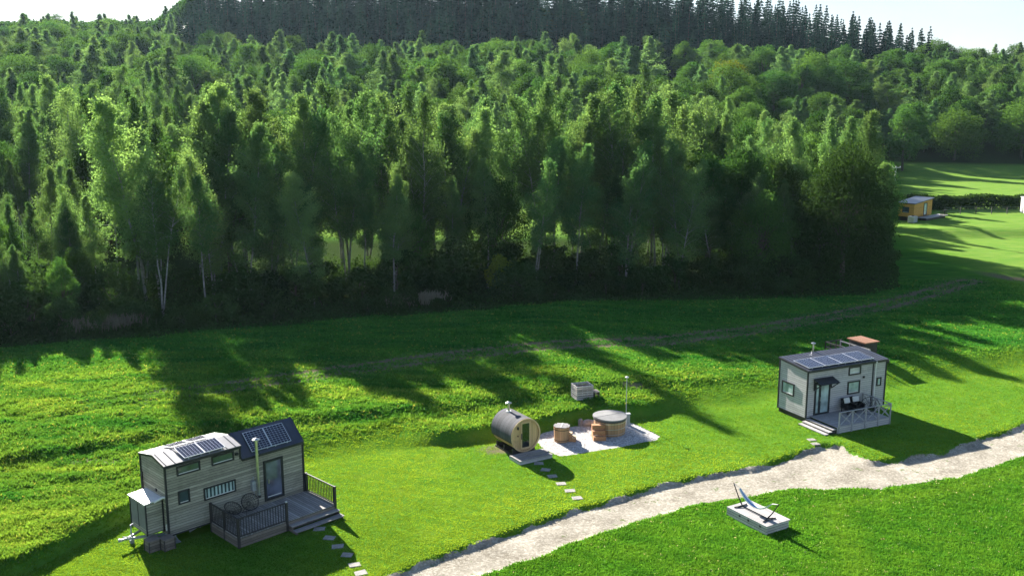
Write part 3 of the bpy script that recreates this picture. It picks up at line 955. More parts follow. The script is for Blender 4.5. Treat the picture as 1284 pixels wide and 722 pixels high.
def add(kind, pair, x, y, s, label, group, **k):
    st = stretch(x, y)
    label = label + ', ' + st; group = group + ' ' + st
    counts[kind] = counts.get(kind, 0) + 1
    o = put_tree(kind, pair, x, y, s, label, group, **k)
    if 'front rank' in label: FRONT.append(o)

# the front belt, birch mostly
for (x, y) in scatter(4.55, 76, 178, -0.56, 0.385, RT):
    ed = edge_d(np.array([x]), np.array([y]))[0]
    if ed < 5.0 or not free(x, y): continue
    if ed > 52 and RT.random() < .3: continue
    if ed > 30 and -0.30 < x / y < 0.09: continue
    if x / y > 0.374: continue
    thin = x < -43.7 - 0.54 * (y - 104) - 1 and y < 125
    if clearing(np.array([x]), np.array([y]))[0] > 0.3: continue
    if ed > 26 and RT.random() < (0.34 if x / y > -.3 else .5): continue
    front = ed < 12
    s = (0.62 + 0.32 * RT.random()) if front else (0.85 + 0.32 * RT.random())
    if x / y > 0.2: s *= 0.88
    if thin: s *= 0.62
    if x / y > .25 and y > 135:
        if RT.random() < .4: continue
        s *= .75
    p = RT.random()
    if (x > 22 and p < 0.45) or (x <= 22 and p < 0.12):
        add('broadleaf_tree', BROAD[RT.integers(7)], x, y, s * (0.85 if x > 22 else .75), 'dark bushy broadleaf tree among the front belt birches', 'broadleaf trees in the front belt', sz=s * 1.15)
    elif front:
        add('birch_tree', BIRCH[RT.integers(10)], x, y, s, 'slender birch in the front rank along the mown meadow', 'birches in the front rank of the wood', sz=s * 1.05)
    else:
        add('birch_tree', BIRCH[RT.integers(10)], x, y, s, 'tall feathery birch deeper in the front belt', 'birches inside the front belt', sz=s * 1.08)

# the slope behind: mixed light trees
for (s0, y0, y1, wide) in ((7.8, 180, 250, 1.0), (10.4, 250, 388, 1.28)):
    for (x, y) in scatter(s0, y0, y1, -0.54, 0.55, RT):
        u = x / y
        if not free(x, y): continue
        if clearing(np.array([x]), np.array([y]))[0] > 0.25: continue
        if u > 0.372 and y < 266: continue
        sh = 1.0
        if -0.33 < u < 0.13 and y < 205: sh = 0.78
        if abs(u - .16) < .05 and 240 < y < 300: sh = 0.72
        if 0.24 < u < 0.39 and 205 < y < 300:
            if RT.random() < 0.35: continue
            sh = 0.78
        p = RT.random()
        right = u > 0.2
        if p < (0.58 if right else 0.40):
            s = (0.70 + 0.42 * RT.random()) * sh * (wide * .5 + .5)
            add('deciduous_tree' if right else 'broadleaf_tree', BROAD[RT.integers(7)], x, y, s * wide * .95, 'rounded tree on the slope beyond the field' if right else 'rounded broadleaf tree on the slope below the spruces', 'broadleaf trees beyond the field' if right else 'broadleaf trees on the slope', sz=s * (0.95 + .25 * RT.random()))
        elif p < (0.80 if right else .74):
            s = (0.68 + 0.5 * RT.random()) * sh * (wide * .5 + .5)
            add('larch_tree', LARCH[RT.integers(4)], x, y, s * wide * 1.2, 'light green pointed larch on the slope below the spruces', 'larches on the slope', sz=s)
        else:
            s = (0.62 + 0.30 * RT.random()) * sh * (wide * .5 + .5)
            add('slope_birch_tree', BIRCH[RT.integers(10)], x, y, s * wide * 1.35, 'pale feathery tree on the slope below the spruces', 'pale feathery trees on the slope', sz=s)  # birch models again, widened for the slope

# spruce plantation on the hill
sp_all = []
for (x, y) in scatter(8.7, 392, 496, -0.33, 0.40, RT):
    u = x / y
    if u < -0.325 + 0.012 * RT.random() or RT.random() < 0.05: continue
    if u > 0.34 and y < 420: continue
    s = 0.80 + 0.42 * RT.random()
    if u > 0.2: s *= 0.9
    sp_all.append((y, x, s))
sp_all.sort()
for (y, x, s) in sp_all[:285]:
    add('spruce_tree', SPRUCE[RT.integers(5)], x, y, s * 1.16, 'dark spruce in the hilltop plantation', 'spruces of the hilltop plantation', sz=s)
SP_REST = sp_all[285:]
for (x, y, s) in ((-146, 418, .75), (-152, 426, .85), (-141, 432, .8), (-160, 434, .66), (-153, 405, .6), (-166, 422, .62)):
    add('spruce_tree', SPRUCE[RT.integers(5)], x, y, s * 1.1, 'small dark spruce apart against the sky on the hill shoulder', 'small spruces on the hill shoulder', sz=s)
# beyond on both sides
for (x, y) in scatter(11.5, 390, 520, -0.58, 0.56, RT):
    u = x / y
    if -0.326 < u < 0.37 or (u > 0 and u < .41 and y > 420) or RT.random() < 0.08: continue
    if u > 0 and y > 450: continue
    s = 0.8 + 0.65 * RT.random() ** 1.5
    lf = u < 0
    if RT.random() < 0.5:
        add('deciduous_tree', BROAD[RT.integers(7)], x, y, s * 1.2, 'hazy rounded tree on the far hill shoulder' if lf else 'rounded tree near the top of the wooded hill', 'far broadleaf trees on the hill shoulder' if lf else 'far broadleaf trees on the hilltop', sz=s)
    else:
        add('larch_tree', LARCH[RT.integers(4)], x, y, s * 1.2, 'hazy pointed tree on the far hill shoulder' if lf else 'pointed green larch near the top of the hill', 'far larches on the hill shoulder' if lf else 'far larches on the hilltop', sz=s)

# trees one can point to
put_tree('broadleaf_tree', broad(901, 14.0, 5.4, .02, 60, .24, 28000, 'shrub'), 36.3, 107.0, 1.0, 'big dark round-crowned tree at the corner of the wood, nearest the ochre cabin', 'lone trees', rot=0.3)['group'] = 'tree at the corner of the wood'
put_tree('broadleaf_tree', broad(902, 12.0, 5.0, .12, 36, .34, 10000, 'yellow'), 64, 300, 1.25, 'yellow-green round tree standing out on the dark slope', 'yellowing tree')
put_tree('broadleaf_tree', broad(903, 13.5, 6.6, .04, 44, .36, 12000), 39, 365, 1.0, 'neat dark round tree beside the grassy gap on the slope', 'round tree')
put_tree('broadleaf_tree', broad(904, 14.5, 7.0, .03, 64, .34, 17000), 119, 268, 1.0, 'wide domed dark tree at the back edge of the upper field', 'domed tree')
put_tree('broadleaf_tree', broad(905, 15.0, 7.4, .03, 64, .34, 17000), 139, 272, 1.0, 'broad dark tree at the far right end of the upper field', 'domed tree by the frame edge')
put_tree('broadleaf_tree', broad(906, 15, 4.3, .06, 40, .32, 12000), 99, 252, 1.0, 'tall oval green tree behind the utility pole at the upper field', 'oval tree')
put_tree('birch_tree', birch(907, 14, 2.4, .45, 2, .1, leaf=.19, nl=7500), -31.3, 86.5, 1.0, 'forked birch with bare pale stems leaning over the dead willowherb', 'forked birch', rot=2.1)
put_tree('birch_tree', birch(908, 12.5, 2.0, .48, 1, .3, leaf=.19, nl=5500), -28.0, 88.6, 1.0, 'single birch with one straight pale stem just right of the forked birch', 'straight birch')
put_tree('broadleaf_tree', broad(909, 4.3, 1.7, .0, 18, .17, 4200, 'yellow'), -1.2, 97.5, 1.0, 'small olive-yellow bushy tree in front of the dark trunks at the wood edge', 'small olive tree')
FRONT.sort(key=lambda o: o.location.x / o.location.y)
for i, o in enumerate(FRONT):
    o['label'] = 'slender birch in the front rank by the meadow, %s from the left' % (ORD[i] if i < len(ORD) else 'one of the last')
    o['group'] = 'birches in the front rank of the wood'
print('TREES', counts, len(FRONT))

# shrubs along the edge
SH = []
for (x, y) in scatter(3.3, 74, 116, -0.56, 0.42, RT, 0.5):
    ed = edge_d(np.array([x]), np.array([y]))[0]
    if not (0.6 < ed < 9.5) or RT.random() < 0.18 or not free(x, y): continue
    if x < -60: continue
    s = 0.55 + 0.09 * ed + 0.5 * RT.random() * (ed > 2)
    SH.append(put_tree('shrub', SHRUB[RT.integers(4)], x, y, s, 'x', 'shrubs along the edge of the wood', 'shrub', sz=s * (0.7 + .4 * RT.random())))
    SH[-1]['label'] = ('low dark shrub before the trunks, ' if ed < 4 else 'dark shrub among the first trunks, ') + stretch(x, y)
    SH[-1]['group'] = ('shrubs in front of the trunks ' if ed < 4 else 'shrubs among the trunks ') + stretch(x, y)
print('SHRUBS', len(SH))

def stuff_leaves(name, X, Y, h, size, mat, label, cat, seed=5, dirv=None, aspect=.6, kind='stuff', z0=None):
    r = np.random.default_rng(seed)
    Z = tz(X, Y) + h
    C = np.stack([X, Y, Z], -1)
    v = np.clip(fbm(X, Y, 91, 2.0, 3) * .7 + r.random(len(X)) * .3, 0, 1)
    ve, q, col = leaves_geo(C, size, r, v, aspect, dirv=dirv)
    return tag(mesh_np(name, ve, q, mat, {'v': col}), label, cat, kind=kind)

r = np.random.default_rng(8)
n = 240000
Y = 74 + r.random(n) ** 1.2 * 60; X = (r.random(n) - .56) * 1.02 * Y
ed = edge_d(X, Y) + (fbm(X, Y, 55, 2.5, 3) - .5) * 2.0
k = (ed > -0.3) & (ed < 24) & (X / Y < .40) & (X > -62) & (clearing(X, Y) < .5)
X, Y, ed = X[k], Y[k], ed[k]
hm = np.clip(.15 + ed * .17, .1, 1.1 + .9 * sstep(ed, 6, 14)) * (.3 + 1.4 * fbm(X, Y, 57, 1.8, 3))
stuff_leaves('undergrowth', X, Y, r.random(len(X)) ** .6 * hm, .16 + .16 * r.random(len(X)), LM['shrub'], 'tangle of dark brambles and ferns along the foot of the wood', 'undergrowth')

# dead willowherb stands
for (cx, cy, rx, ry, lab, nn) in ((-34.2, 80.9, 3.6, 1.6, 'pale dead willowherb stalks at the wood edge below the forked birch', 520), (-8.6, 91.0, 2.8, 1.2, 'greyish dead willowherb stalks at the middle of the wood edge', 330), (-43.5, 80.5, 3.0, 1.5, 'faint dead willowherb stalks at the far left of the wood edge', 200)):
    a = r.random(nn) * 6.283; q = np.sqrt(r.random(nn)) * (.6 + .6 * r.random(nn) ** 2)
    a = a + .5 * np.sin(a * 3)
    X = cx + rx * q * np.cos(a) + q * np.sin(a) * .8; Y = cy + ry * q * np.sin(a) + .35 * (X - cx)
    D = np.tile([0.1, 0, 1.6], (nn, 1))
    stuff_leaves('dead_willowherb', X, Y, .75 + .6 * r.random(nn), .55 + .5 * r.random(nn), LM['dead'], lab, 'dead plants', dirv=D, aspect=.16)

# hedge across the upper field
def hedge(name, pts, w, h, n, label, seed):
    r = np.random.default_rng(seed)
    seg = r.integers(0, len(pts) - 1, n); t = r.random(n)
    P = np.array(pts)
    X = P[seg, 0] * (1 - t) + P[seg + 1, 0] * t; Y = P[seg, 1] * (1 - t) + P[seg + 1, 1] * t + (r.random(n) - .5) * w
    hh = h * (.75 + .5 * fbm(X, Y * .2, 60 + seed, 3, 3))
    o = stuff_leaves(name, X, Y, r.random(n) ** .8 * hh, .3 + .2 * r.random(n), LM['shrub'], label, 'hedge', seed, kind=None)
    return o
hedge('hedge', [(64.5, 166.5), (88, 168), (110, 171), (150, 178)], 2.2, 2.4, 26000, 'long dark field hedge running behind the ochre cabin', 1)

# the rows of spruces behind the counted ones
base = []
for p in SPRUCE:
    me = p[1]; co = np.zeros(len(me.vertices) * 3, np.float32); me.vertices.foreach_get('co', co)
    q4 = co.reshape(-1, 4, 3)[::3]
    c = q4.mean(1, keepdims=True); base.append((c + (q4 - c) * 1.55))
VV = []; CC = []
r = np.random.default_rng(44)
for (y, x, s) in SP_REST:
    q4 = base[r.integers(5)]; a = r.random() * 6.283; ca, sa = math.cos(a), math.sin(a); z = tz1(x, y)
    X = (q4[..., 0] * ca - q4[..., 1] * sa) * s * 1.16 + x; Y = (q4[..., 0] * sa + q4[..., 1] * ca) * s * 1.16 + y
    VV.append(np.stack([X, Y, q4[..., 2] * s + z], -1).reshape(-1, 3)); CC.append(np.repeat(np.clip(r.random() * .6 + r.random(len(q4)) * .4, 0, 1), 4))
VV = np.concatenate(VV); CC = np.concatenate(CC)
tag(mesh_np('spruce_wood', VV, np.arange(len(VV)).reshape(-1, 4), LM['spruce'], {'v': np.stack([CC, CC, CC, np.ones_like(CC)], -1)}), 'dense back rows of dark spruces along the top of the hill', 'woodland', kind='stuff')

# far woods as masses beyond the modelled trees
n = 60000
Y = 470 + r.random(n) * 160; X = (-.62 + r.random(n) * .32) * Y
hh = 9 + 9 * fbm(X, Y, 66, 14, 3)
stuff_leaves('far_wood', X, Y, hh * r.random(n) ** .3, 1.2 + r.random(n), LM['broad'], 'hazy far-off wood on the left horizon', 'woodland', 12)
#PART2

# ================================================================== objects
def R2(yaw, lx, ly):
    return (lx * math.cos(yaw) - ly * math.sin(yaw), lx * math.sin(yaw) + ly * math.cos(yaw))

def window(parent, x0, x1, z0, z1, axis='y', at=0.0, pane='glass', fw=0.07, bars=0, name='window', lbl=None, out=-1):
    """A framed window on the wall plane `at`; out = direction the wall faces along its axis."""
    fr = MB(); pn = MB()
    def bx(mb, a0, a1, d0, d1, c0, c1):
        d0, d1 = at + out * d0, at + out * d1
        d0, d1 = min(d0, d1), max(d0, d1)
        if axis == 'y': mb.box(a0, a1, d0, d1, c0, c1)
        else: mb.box(d0, d1, a0, a1, c0, c1)
    bx(fr, x0, x1, 0.004, 0.065, z1 - fw, z1); bx(fr, x0, x1, 0.004, 0.065, z0, z0 + fw)
    bx(fr, x0, x0 + fw, 0.004, 0.062, z0 + fw, z1 - fw); bx(fr, x1 - fw, x1, 0.004, 0.062, z0 + fw, z1 - fw)
    o = fr.build(name, M['trim'], parent)
    if lbl: o['label'] = lbl
    bx(pn, x0 + fw, x1 - fw, 0.003, 0.02, z0 + fw, z1 - fw)
    pn.build('pane', M[pane], o)
    sl = MB(); bx(sl, x0 + fw * 1.3, x1 - fw * 1.3, 0.021, 0.034, z0 + fw, z0 + fw + 0.035)
    sl.build('sash', M['white'], o)
    if bars:
        b = MB()
        for k in range(bars):
            xx = x0 + fw + (x1 - x0 - 2 * fw) * (k + .5) / bars
            bx(b, xx - .045, xx + .045, 0.021, 0.03, z0 + fw + .03, z1 - fw)
        b.build('blind', M['glass'], o)
    return o

def solar_pair(parent, p00, p10, p01, lift=0.07, n=2, cols=6, rows=9):
    """n panels side by side over the quad with corner p00, along p10, up p01."""
    a = Vector(p00); U = Vector(p10) - a; Vv = Vector(p01) - a
    nn = U.cross(Vv).normalized()
    if nn.z < 0: nn = -nn
    u = U.normalized(); v = Vv.normalized(); w = U.length / n; hh = Vv.length
    for k in range(n):
        o0 = a + u * (w * k + .01) + nn * lift
        ww = w - .02
        fr = MB(); q = [o0, o0 + u * ww, o0 + u * ww + v * hh, o0 + v * hh]
        fr.slab(q, .035) if (q[1] - q[0]).cross(q[3] - q[0]).z > 0 else fr.slab(q[::-1], .035)
        for t in (.2, .8):
            s = o0 + u * ww * t
            fr.bar(s - nn * lift, s + nn * .01, .04); fr.bar(s + v * hh - nn * lift, s + v * hh + nn * .01, .04)
        f = fr.build('solar_panel', M['silver'], parent)
        c = MB(); e = .03; g = .014
        cw = (ww - 2 * e - g * (cols - 1)) / cols; ch = (hh - 2 * e - g * (rows - 1)) / rows
        for i in range(cols):
            for j in range(rows):
                p = o0 + u * (e + i * (cw + g)) + v * (e + j * (ch + g)) + nn * .0375
                qq = [p, p + u * cw, p + u * cw + v * ch, p + v * ch]
                c.slab(qq if (qq[1] - qq[0]).cross(qq[3] - qq[0]).z > 0 else qq[::-1], .002)
        c.build('cells', M['cells'], f)

def wheels(parent, cx, y_in, y_out, base, r=.33):
    for dx in (-.42, .42):
        for (ya, yb) in ((y_in, y_in + .2), (y_out - .2, y_out)):
            mb = MB(); rm = MB()
            n = 20
            def disc(m_, r_, y0, y1):
                vs = [(cx + dx + r_ * math.cos(2 * math.pi * k / n), y, base + r + r_ * math.sin(2 * math.pi * k / n)) for y in (y0, y1) for k in range(n)]
                m_.add(vs, [tuple(range(n)), tuple(range(n, 2 * n))[::-1]] + [(k, (k + 1) % n, n + (k + 1) % n, n + k) for k in range(n)])
            disc(mb, r, ya, yb)
            t = mb.build('wheel', M['tyre'], parent)
            disc(rm, r * .58, ya - .008, yb + .008)
            rm.build('rim', M['galv'], t)

def rail_section(mb, p, q, z0, z1, step=.14, bw=.032, rail=.06):
    p = Vector((*p, 0)); q = Vector((*q, 0)); L = (q - p).length; d = (q - p) / L
    mb.bar(p + Vector((0, 0, z1)), q + Vector((0, 0, z1)), rail, .045)
    mb.bar(p + Vector((0, 0, z0 + .06)), q + Vector((0, 0, z0 + .06)), rail * .8, .045)
    n = int(L / step)
    for k in range(1, n):
        c = p + d * (L * k / n)
        mb.bar(c + Vector((0, 0, z0 + .08)), c + Vector((0, 0, z1 - .02)), bw)

def round_chair(name, loc, yaw, label, group, r=.47, tilt=55):
    root = empty(name, loc, yaw, label, 'chair', group)
    # woven bowl: rings and ribs
    T = Matrix.Translation((0, 0, .62)) @ Matrix.Rotation(math.radians(tilt), 4, 'X')
    def P(rad, a):
        return tuple(T @ Vector((rad * math.cos(a), rad * math.sin(a), -.30 * (1 - (rad / r) ** 2))))
    mb = MB()
    mb.tube([P(r, 2 * math.pi * k / 28) for k in range(29)], .02, 6, cap=False)
    for rr in (.12, .22, .31, .39):
        mb.tube([P(rr, 2 * math.pi * k / 20) for k in range(21)], .008, 4, cap=False)
    for k in range(22):
        a = 2 * math.pi * k / 22
        mb.tube([P(.05, a), P(.2, a), P(.34, a), P(r, a)], .008, 4, cap=False)
    mb.build('seat', M['black'], root)
    lg = MB()
    for sx in (-1, 1):
        lg.tube([(sx * .34, -.30, 0), (sx * .16, .06, .38), (sx * .32, .36, 0)], .014, 5)
    lg.tube([(-.34, -.30, .012), (.34, -.30, .012)], .014, 5); lg.tube([(-.32, .36, .012), (.32, .36, .012)], .014, 5)
    lg.build('leg_frame', M['black'], root)
    return root

# ---------------------------------------------------------------- near tiny house
def near_house():
    YAW = .787; O = (-16.19, 43.58, 0)
    L, Wd, zf, xs_ = 7.47, 2.51, .45, 3.91
    h = empty('tiny_house', O, YAW, 'weathered grey timber tiny house on a trailer with a two-part metal roof and solar panels', 'tiny house')
    mb = MB()
    mb.prism_x([(0, zf), (0, 3.90), (1.14, 4.15), (Wd, 3.90), (Wd, zf)], 0, xs_)
    mb.prism_x([(0, zf), (0, 3.24), (1.09, 4.20), (Wd, 2.9), (Wd, zf)], xs_ + .003, L)
    mb.build('wall', M['weathered'], h)
    # roofs
    def roof(x0, x1, prof, mat, seam, name):
        r_ = MB()
        for (a, b) in zip(prof[:-1], prof[1:]):
            r_.slab([(x0, a[0], a[1]), (x1, a[0], a[1]), (x1, b[0], b[1]), (x0, b[0], b[1])], .05)
        o = r_.build(name, mat, h)
        s_ = MB(); x = x0 + .12
        while x < x1 - .05:
            for (a, b) in zip(prof[:-1], prof[1:]):
                s_.bar((x, a[0], a[1] + .065), (x, b[0], b[1] + .065), .028, .035)
            x += seam
        s_.build('standing_seam', mat, o)
        f_ = MB()
        y0, z0 = prof[0]; y1, z1 = prof[-1]
        f_.bar((x0, y0 - .012, z0 - .03), (x1, y0 - .012, z0 - .03), .05, .12); f_.bar((x0, y1 + .012, z1 - .03), (x1, y1 + .012, z1 - .03), .05, .12)
        for (a, b) in zip(prof[:-1], prof[1:]):
            for xx in (x0 - .012, x1 + .012):
                f_.bar((xx, a[0], a[1] - .01), (xx, b[0], b[1] - .01), .03, .12)
        f_.build('fascia', M['trim'], o)
    roof(-.05, xs_ + .02, [(-.06, 3.90), (1.14, 4.165), (Wd + .05, 3.905)], M['glare_metal'], .45, 'roof')
    roof(xs_ + .06, L + .05, [(-.06, 3.20), (1.09, 4.215), (Wd + .05, 2.88)], M['metal_roof'], .42, 'roof')
    t = MB()
    for (x, z) in ((-.012, 3.87), (L + .012, 3.2)):
        for y in (-.012, Wd + .012):
            MB().bar((x, y, zf - .02), (x, y, z if y < 1 or x < 1 else 2.86), .09).build('corner_trim', M['trim'], h)
    MB().bar((xs_ - .02, -.012, 3.25), (xs_ - .02, -.012, 3.86), .07).build('corner_trim', M['trim'], h)
    MB().box(-.03, L + .03, -.035, -.003, zf - .03, zf + .03).build('sill_trim', M['trim'], h)
    window(h, .57, 1.76, 3.28, 3.75); window(h, 2.36, 3.55, 3.30, 3.77, pane='glass')
    window(h, .56, 1.14, 1.85, 2.52); window(h, 1.86, 3.56, 1.66, 2.30, pane='paleglass', bars=8, lbl='long window with a slatted blind')
    # door
    d = MB()
    for b in ((5.14, 6.27, .62, .74), (5.14, 6.27, 2.65, 2.77), (5.14, 5.26, .74, 2.65), (6.15, 6.27, .74, 2.65)):
        d.box(b[0], b[1], -.06, -.004, b[2], b[3])
    do = d.build('door', M['trim'], h)
    MB().box(5.26, 6.15, -.03, -.003, .74, 2.65).build('pane', M['blueglass'], do)
    MB().box(5.36, 5.40, -.09, -.05, 1.55, 1.75).build('handle', M['steel'], do)
    MB().box(5.32, 6.09, -.045, -.031, .80, .84).build('threshold', M['white'], do)
    # solar panels
    def yz(y): return 3.95 + (y + .06) / 1.2 * .265
    solar_pair(h, (1.0, .02, yz(.02)), (3.15, .02, yz(.02)), (1.0, 1.04, yz(1.04)))
    def yr(y): return 4.215 - (y - 1.14) / 1.42 * .26
    solar_pair(h, (.9, 1.25, yr(1.25)), (3.05, 1.25, yr(1.25)), (.9, 2.1, yr(2.1)))
    def yd(y): return 3.25 + (y + .06) / 1.15 * 1.015
    solar_pair(h, (4.55, .06, yd(.06)), (6.85, .06, yd(.06)), (4.55, .92, yd(.92)))
    # flue
    fl = MB(); fl.tube([(4.67, -.26, 1.25), (4.67, -.26, 4.05)], .075, 12); fl.tube([(4.67, -.26, 1.2), (4.67, -.26, 1.27)], .11, 12)
    for z in (2.3, 3.3): fl.tube([(4.67, -.26, z), (4.67, -.26, z + .05)], .088, 12)
    f = fl.build('flue', M['steel'], h, smooth=False)
    MB().lathe([(.1, 4.06), (.19, 4.09), (.19, 4.12), (.03, 4.2)], 16, (4.67, -.26)).build('flue_cap', M['steel'], f)
    br = MB()
    for z in (1.9, 3.1): br.bar((4.67, -.24, z), (4.67, 0, z), .03)
    br.build('bracket', M['galv'], f)
    g = MB(); g.box(4.38, 4.58, -.2, -.004, 1.45, 1.95); g.box(4.40, 4.56, -.203, -.2, 1.6, 1.8); g.tube([(4.5, -.1, 1.95), (4.5, -.1, 2.15)], .03, 6); g.tube([(4.5, -.1, 1.45), (4.5, -.12, 1.1), (4.35, -.1, .95)], .015, 5)
    g.build('meter_box', M['galv'], h)
    MB().box(4.78, 4.92, -.05, -.004, .92, 1.06).build('vent', M['trim'], h)
    MB().box(3.62, 3.76, -.12, -.004, 3.5, 3.62).build('outside_lamp', M['trim'], h)
    # rear corner pipe and store on the drawbar end
    MB().tube([(-.06, Wd - .1, .5), (-.06, Wd - .1, 2.9), (-.02, Wd - .1, 3.0)], .05, 8).build('downpipe', M['trim'], h)
    MB().box(-.06, -.004, .95, 1.07, 2.42, 2.54).build('vent', M['trim'], h)
    st = MB(); st.box(-.86, -.03, .42, 2.05, .62, 2.14)
    so = st.build('storage_box', M['weathered'], h)
    MB().slab([(-.94, .36, 2.15), (-.015, .36, 2.22), (-.015, 2.12, 2.22), (-.94, 2.12, 2.15)], .05).build('lid', M['white'], so)  # white stands in for sky glare on the flat lid
    tb = MB()
    for (x, y) in ((-.87, .41), (-.87, 2.06), (-.04, .41)):
        tb.box(x - .03, x + .03, y - .03, y + .03, .6, 2.13)
    tb.box(-.885, -.862, 1.20, 1.26, .85, 2.0)
    tb.build('edge_trim', M['trim'], so)
    for y0 in (.48, 1.27):
        MB().box(-.882, -.862, y0, y0 + .70, .88, 2.0).build('door', M['cover'], so)
    MB().tube([(-.5, .3, 2.2), (-.1, .22, 2.34), (0.0, .12, 2.34)], .06, 8).build('hose', M['white'], so)
    MB().tube([(-.02, .14, .7), (-.02, .14, 1.0)], .05, 8).build('socket', M['white'], so)
    # chassis
    c = MB()
    for y in (.35, Wd - .35): c.box(-.1, L - .2, y - .04, y + .04, .30, .44)
    for x in (.2, 1.6, 3.0, 4.4, 5.8, 7.0): c.box(x, x + .06, .1, Wd - .1, .33, .43)
    c.bar((0, .5, .4), (-1.5, 1.25, .4), .08, .1); c.bar((0, Wd - .5, .4), (-1.5, 1.25, .4), .08, .1)
    c.bar((2.3, -.02, .1), (2.9, .1, .42), .04); c.bar((1.2, .4, .15), (1.9, .3, .40), .06)
    ch = c.build('trailer_frame', M['galv'], h)
    k = MB(); k.bar((-1.45, 1.25, .42), (-1.85, 1.25, .42), .09, .09); k.tube([(-1.85, 1.25, .36), (-1.85, 1.25, .50)], .06, 8); k.bar((-1.35, 1.1, .48), (-1.75, 1.1, .62), .04)
    k.build('hitch', M['galv'], ch)
    k = MB(); k.tube([(-1.2, 1.42, .15), (-1.2, 1.42, .95)], .035, 8); k.tube([(-1.2, 1.36, .12), (-1.2, 1.48, .12)], .11, 12); k.bar((-1.2, 1.42, .95), (-1.05, 1.42, 1.0), .025)
    k.build('jockey_wheel', M['galv'], ch)
    for (x, y) in ((.35, .12), (7.1, .2), (.35, Wd - .2), (3.3, .15)):
        j = MB()
        for a in (0, 1, 2, 3):
            an = a * math.pi / 2 + .78
            j.bar((x + .17 * math.cos(an), y + .17 * math.sin(an), 0.01), (x, y, .32), .03)
        j.tube([(x, y, .3), (x, y, .44)], .035, 8); j.box(x - .19, x + .19, y - .19, y + .19, 0.0, .02)
        j.build('support_stand', M['galv'], ch)
    wheels(h, 3.6, .18, Wd - .18, 0.0, .3)
    return YAW, O
NY, NO = near_house()

def near_deck():
    h = empty('wooden_deck', NO, NY, 'dark wooden deck with spindle railings and two steps before the near tiny house', 'deck')
    fl = MB(); x = 2.12
    while x < 7.58:
        fl.box(x, min(x + .135, 7.6), -2.64, -.06, .47, .50); x += .145
    fl.build('floor', M['deckx'], h)
    sk = MB()
    sk.box(2.10, 7.62, -2.67, -2.645, 0.02, .468); sk.box(2.095, 2.118, -2.64, -.05, 0.02, .468); sk.box(7.6, 7.62, -2.64, -.05, .02, .468)
    sk.build('skirt', M['skirt'], h)
    for (p, q) in (((2.14, -.08), (2.14, -2.62)), ((2.14, -2.62), (4.74, -2.62)), ((7.58, -2.62), (7.58, -.08))):
        r_ = MB(); rail_section(r_, p, q, .5, 1.46); r_.build('railing', M['darkwood'], h)
    for (x, y) in ((2.14, -.08), (2.14, -1.35), (2.14, -2.64), (4.74, -2.66), (7.58, -2.64), (7.58, -.08)):
        p = MB().box(x - .055, x + .055, y - .055, y + .055, 0, 1.50).build('post', M['darkwood'], h)
        if x == 4.74: MB().box(x - .045, x + .045, y - .045, y + .045, 1.503, 1.56).build('post_cap', M['white'], p)
    for (z, y0, y1) in ((.33, -3.02, -2.68), (.16, -3.40, -3.03)):
        s = MB(); s.box(4.80, 7.60, y0, y1, z - .045, z); s.box(4.82, 7.58, y1 - .03, y1 - .005, z - .17, z - .047)
        s.build('step', M['deck'], h)
    for x in (4.84, 7.54): MB().prism_x([(-2.68, 0), (-3.36, 0), (-3.36, .11), (-3.04, .11), (-3.02, .28), (-2.68, .28)], x - .025, x + .025).build('stringer', M['skirt'], h)
near_deck()
def lw(yaw, o, x, y, z): a = R2(yaw, x, y); return (o[0] + a[0], o[1] + a[1], z)
round_chair('wire_chair', lw(NY, NO, 3.02, -.62, .50), NY + math.radians(-165) + math.pi, 'round black wire chair on the near deck, lower one beside the spindle railing', 'round wire chairs on the near deck', r=.42, tilt=28)
round_chair('wire_chair', lw(NY, NO, 4.0, -.55, .50), NY + math.radians(-10), 'round black wire chair on the near deck, tipped up against the wall by the flue', 'round wire chairs on the near deck', r=.43, tilt=52)
for (lx, ly, yaw, lab) in ((-.83, .05, 0.0, 'brown slatted wooden box under the store, nearest the trailer hitch'), (-.26, -.28, .05, 'brown slatted wooden box standing by the near corner of the weathered house')):
    c = empty('wooden_crate', lw(NY, NO, lx, ly, 0), NY + yaw, lab, 'crate', 'boxes at the end of the near house')
    b = MB()
    for k in range(4): b.box(-.26, .26, -.25, .25, .01 + k * .135, .13 + k * .135)
    b.build('body', M['skirt'], c)
    for sx in (-1, 1):
        for sy in (-1, 1): MB().box(sx * .265 - .02, sx * .265 + .02, sy * .255 - .02, sy * .255 + .02, 0, .56).build('corner_post', M['darkwood'], c)
    MB().box(-.29, .29, -.28, .28, .562, .585).build('lid', M['skirt'], c)

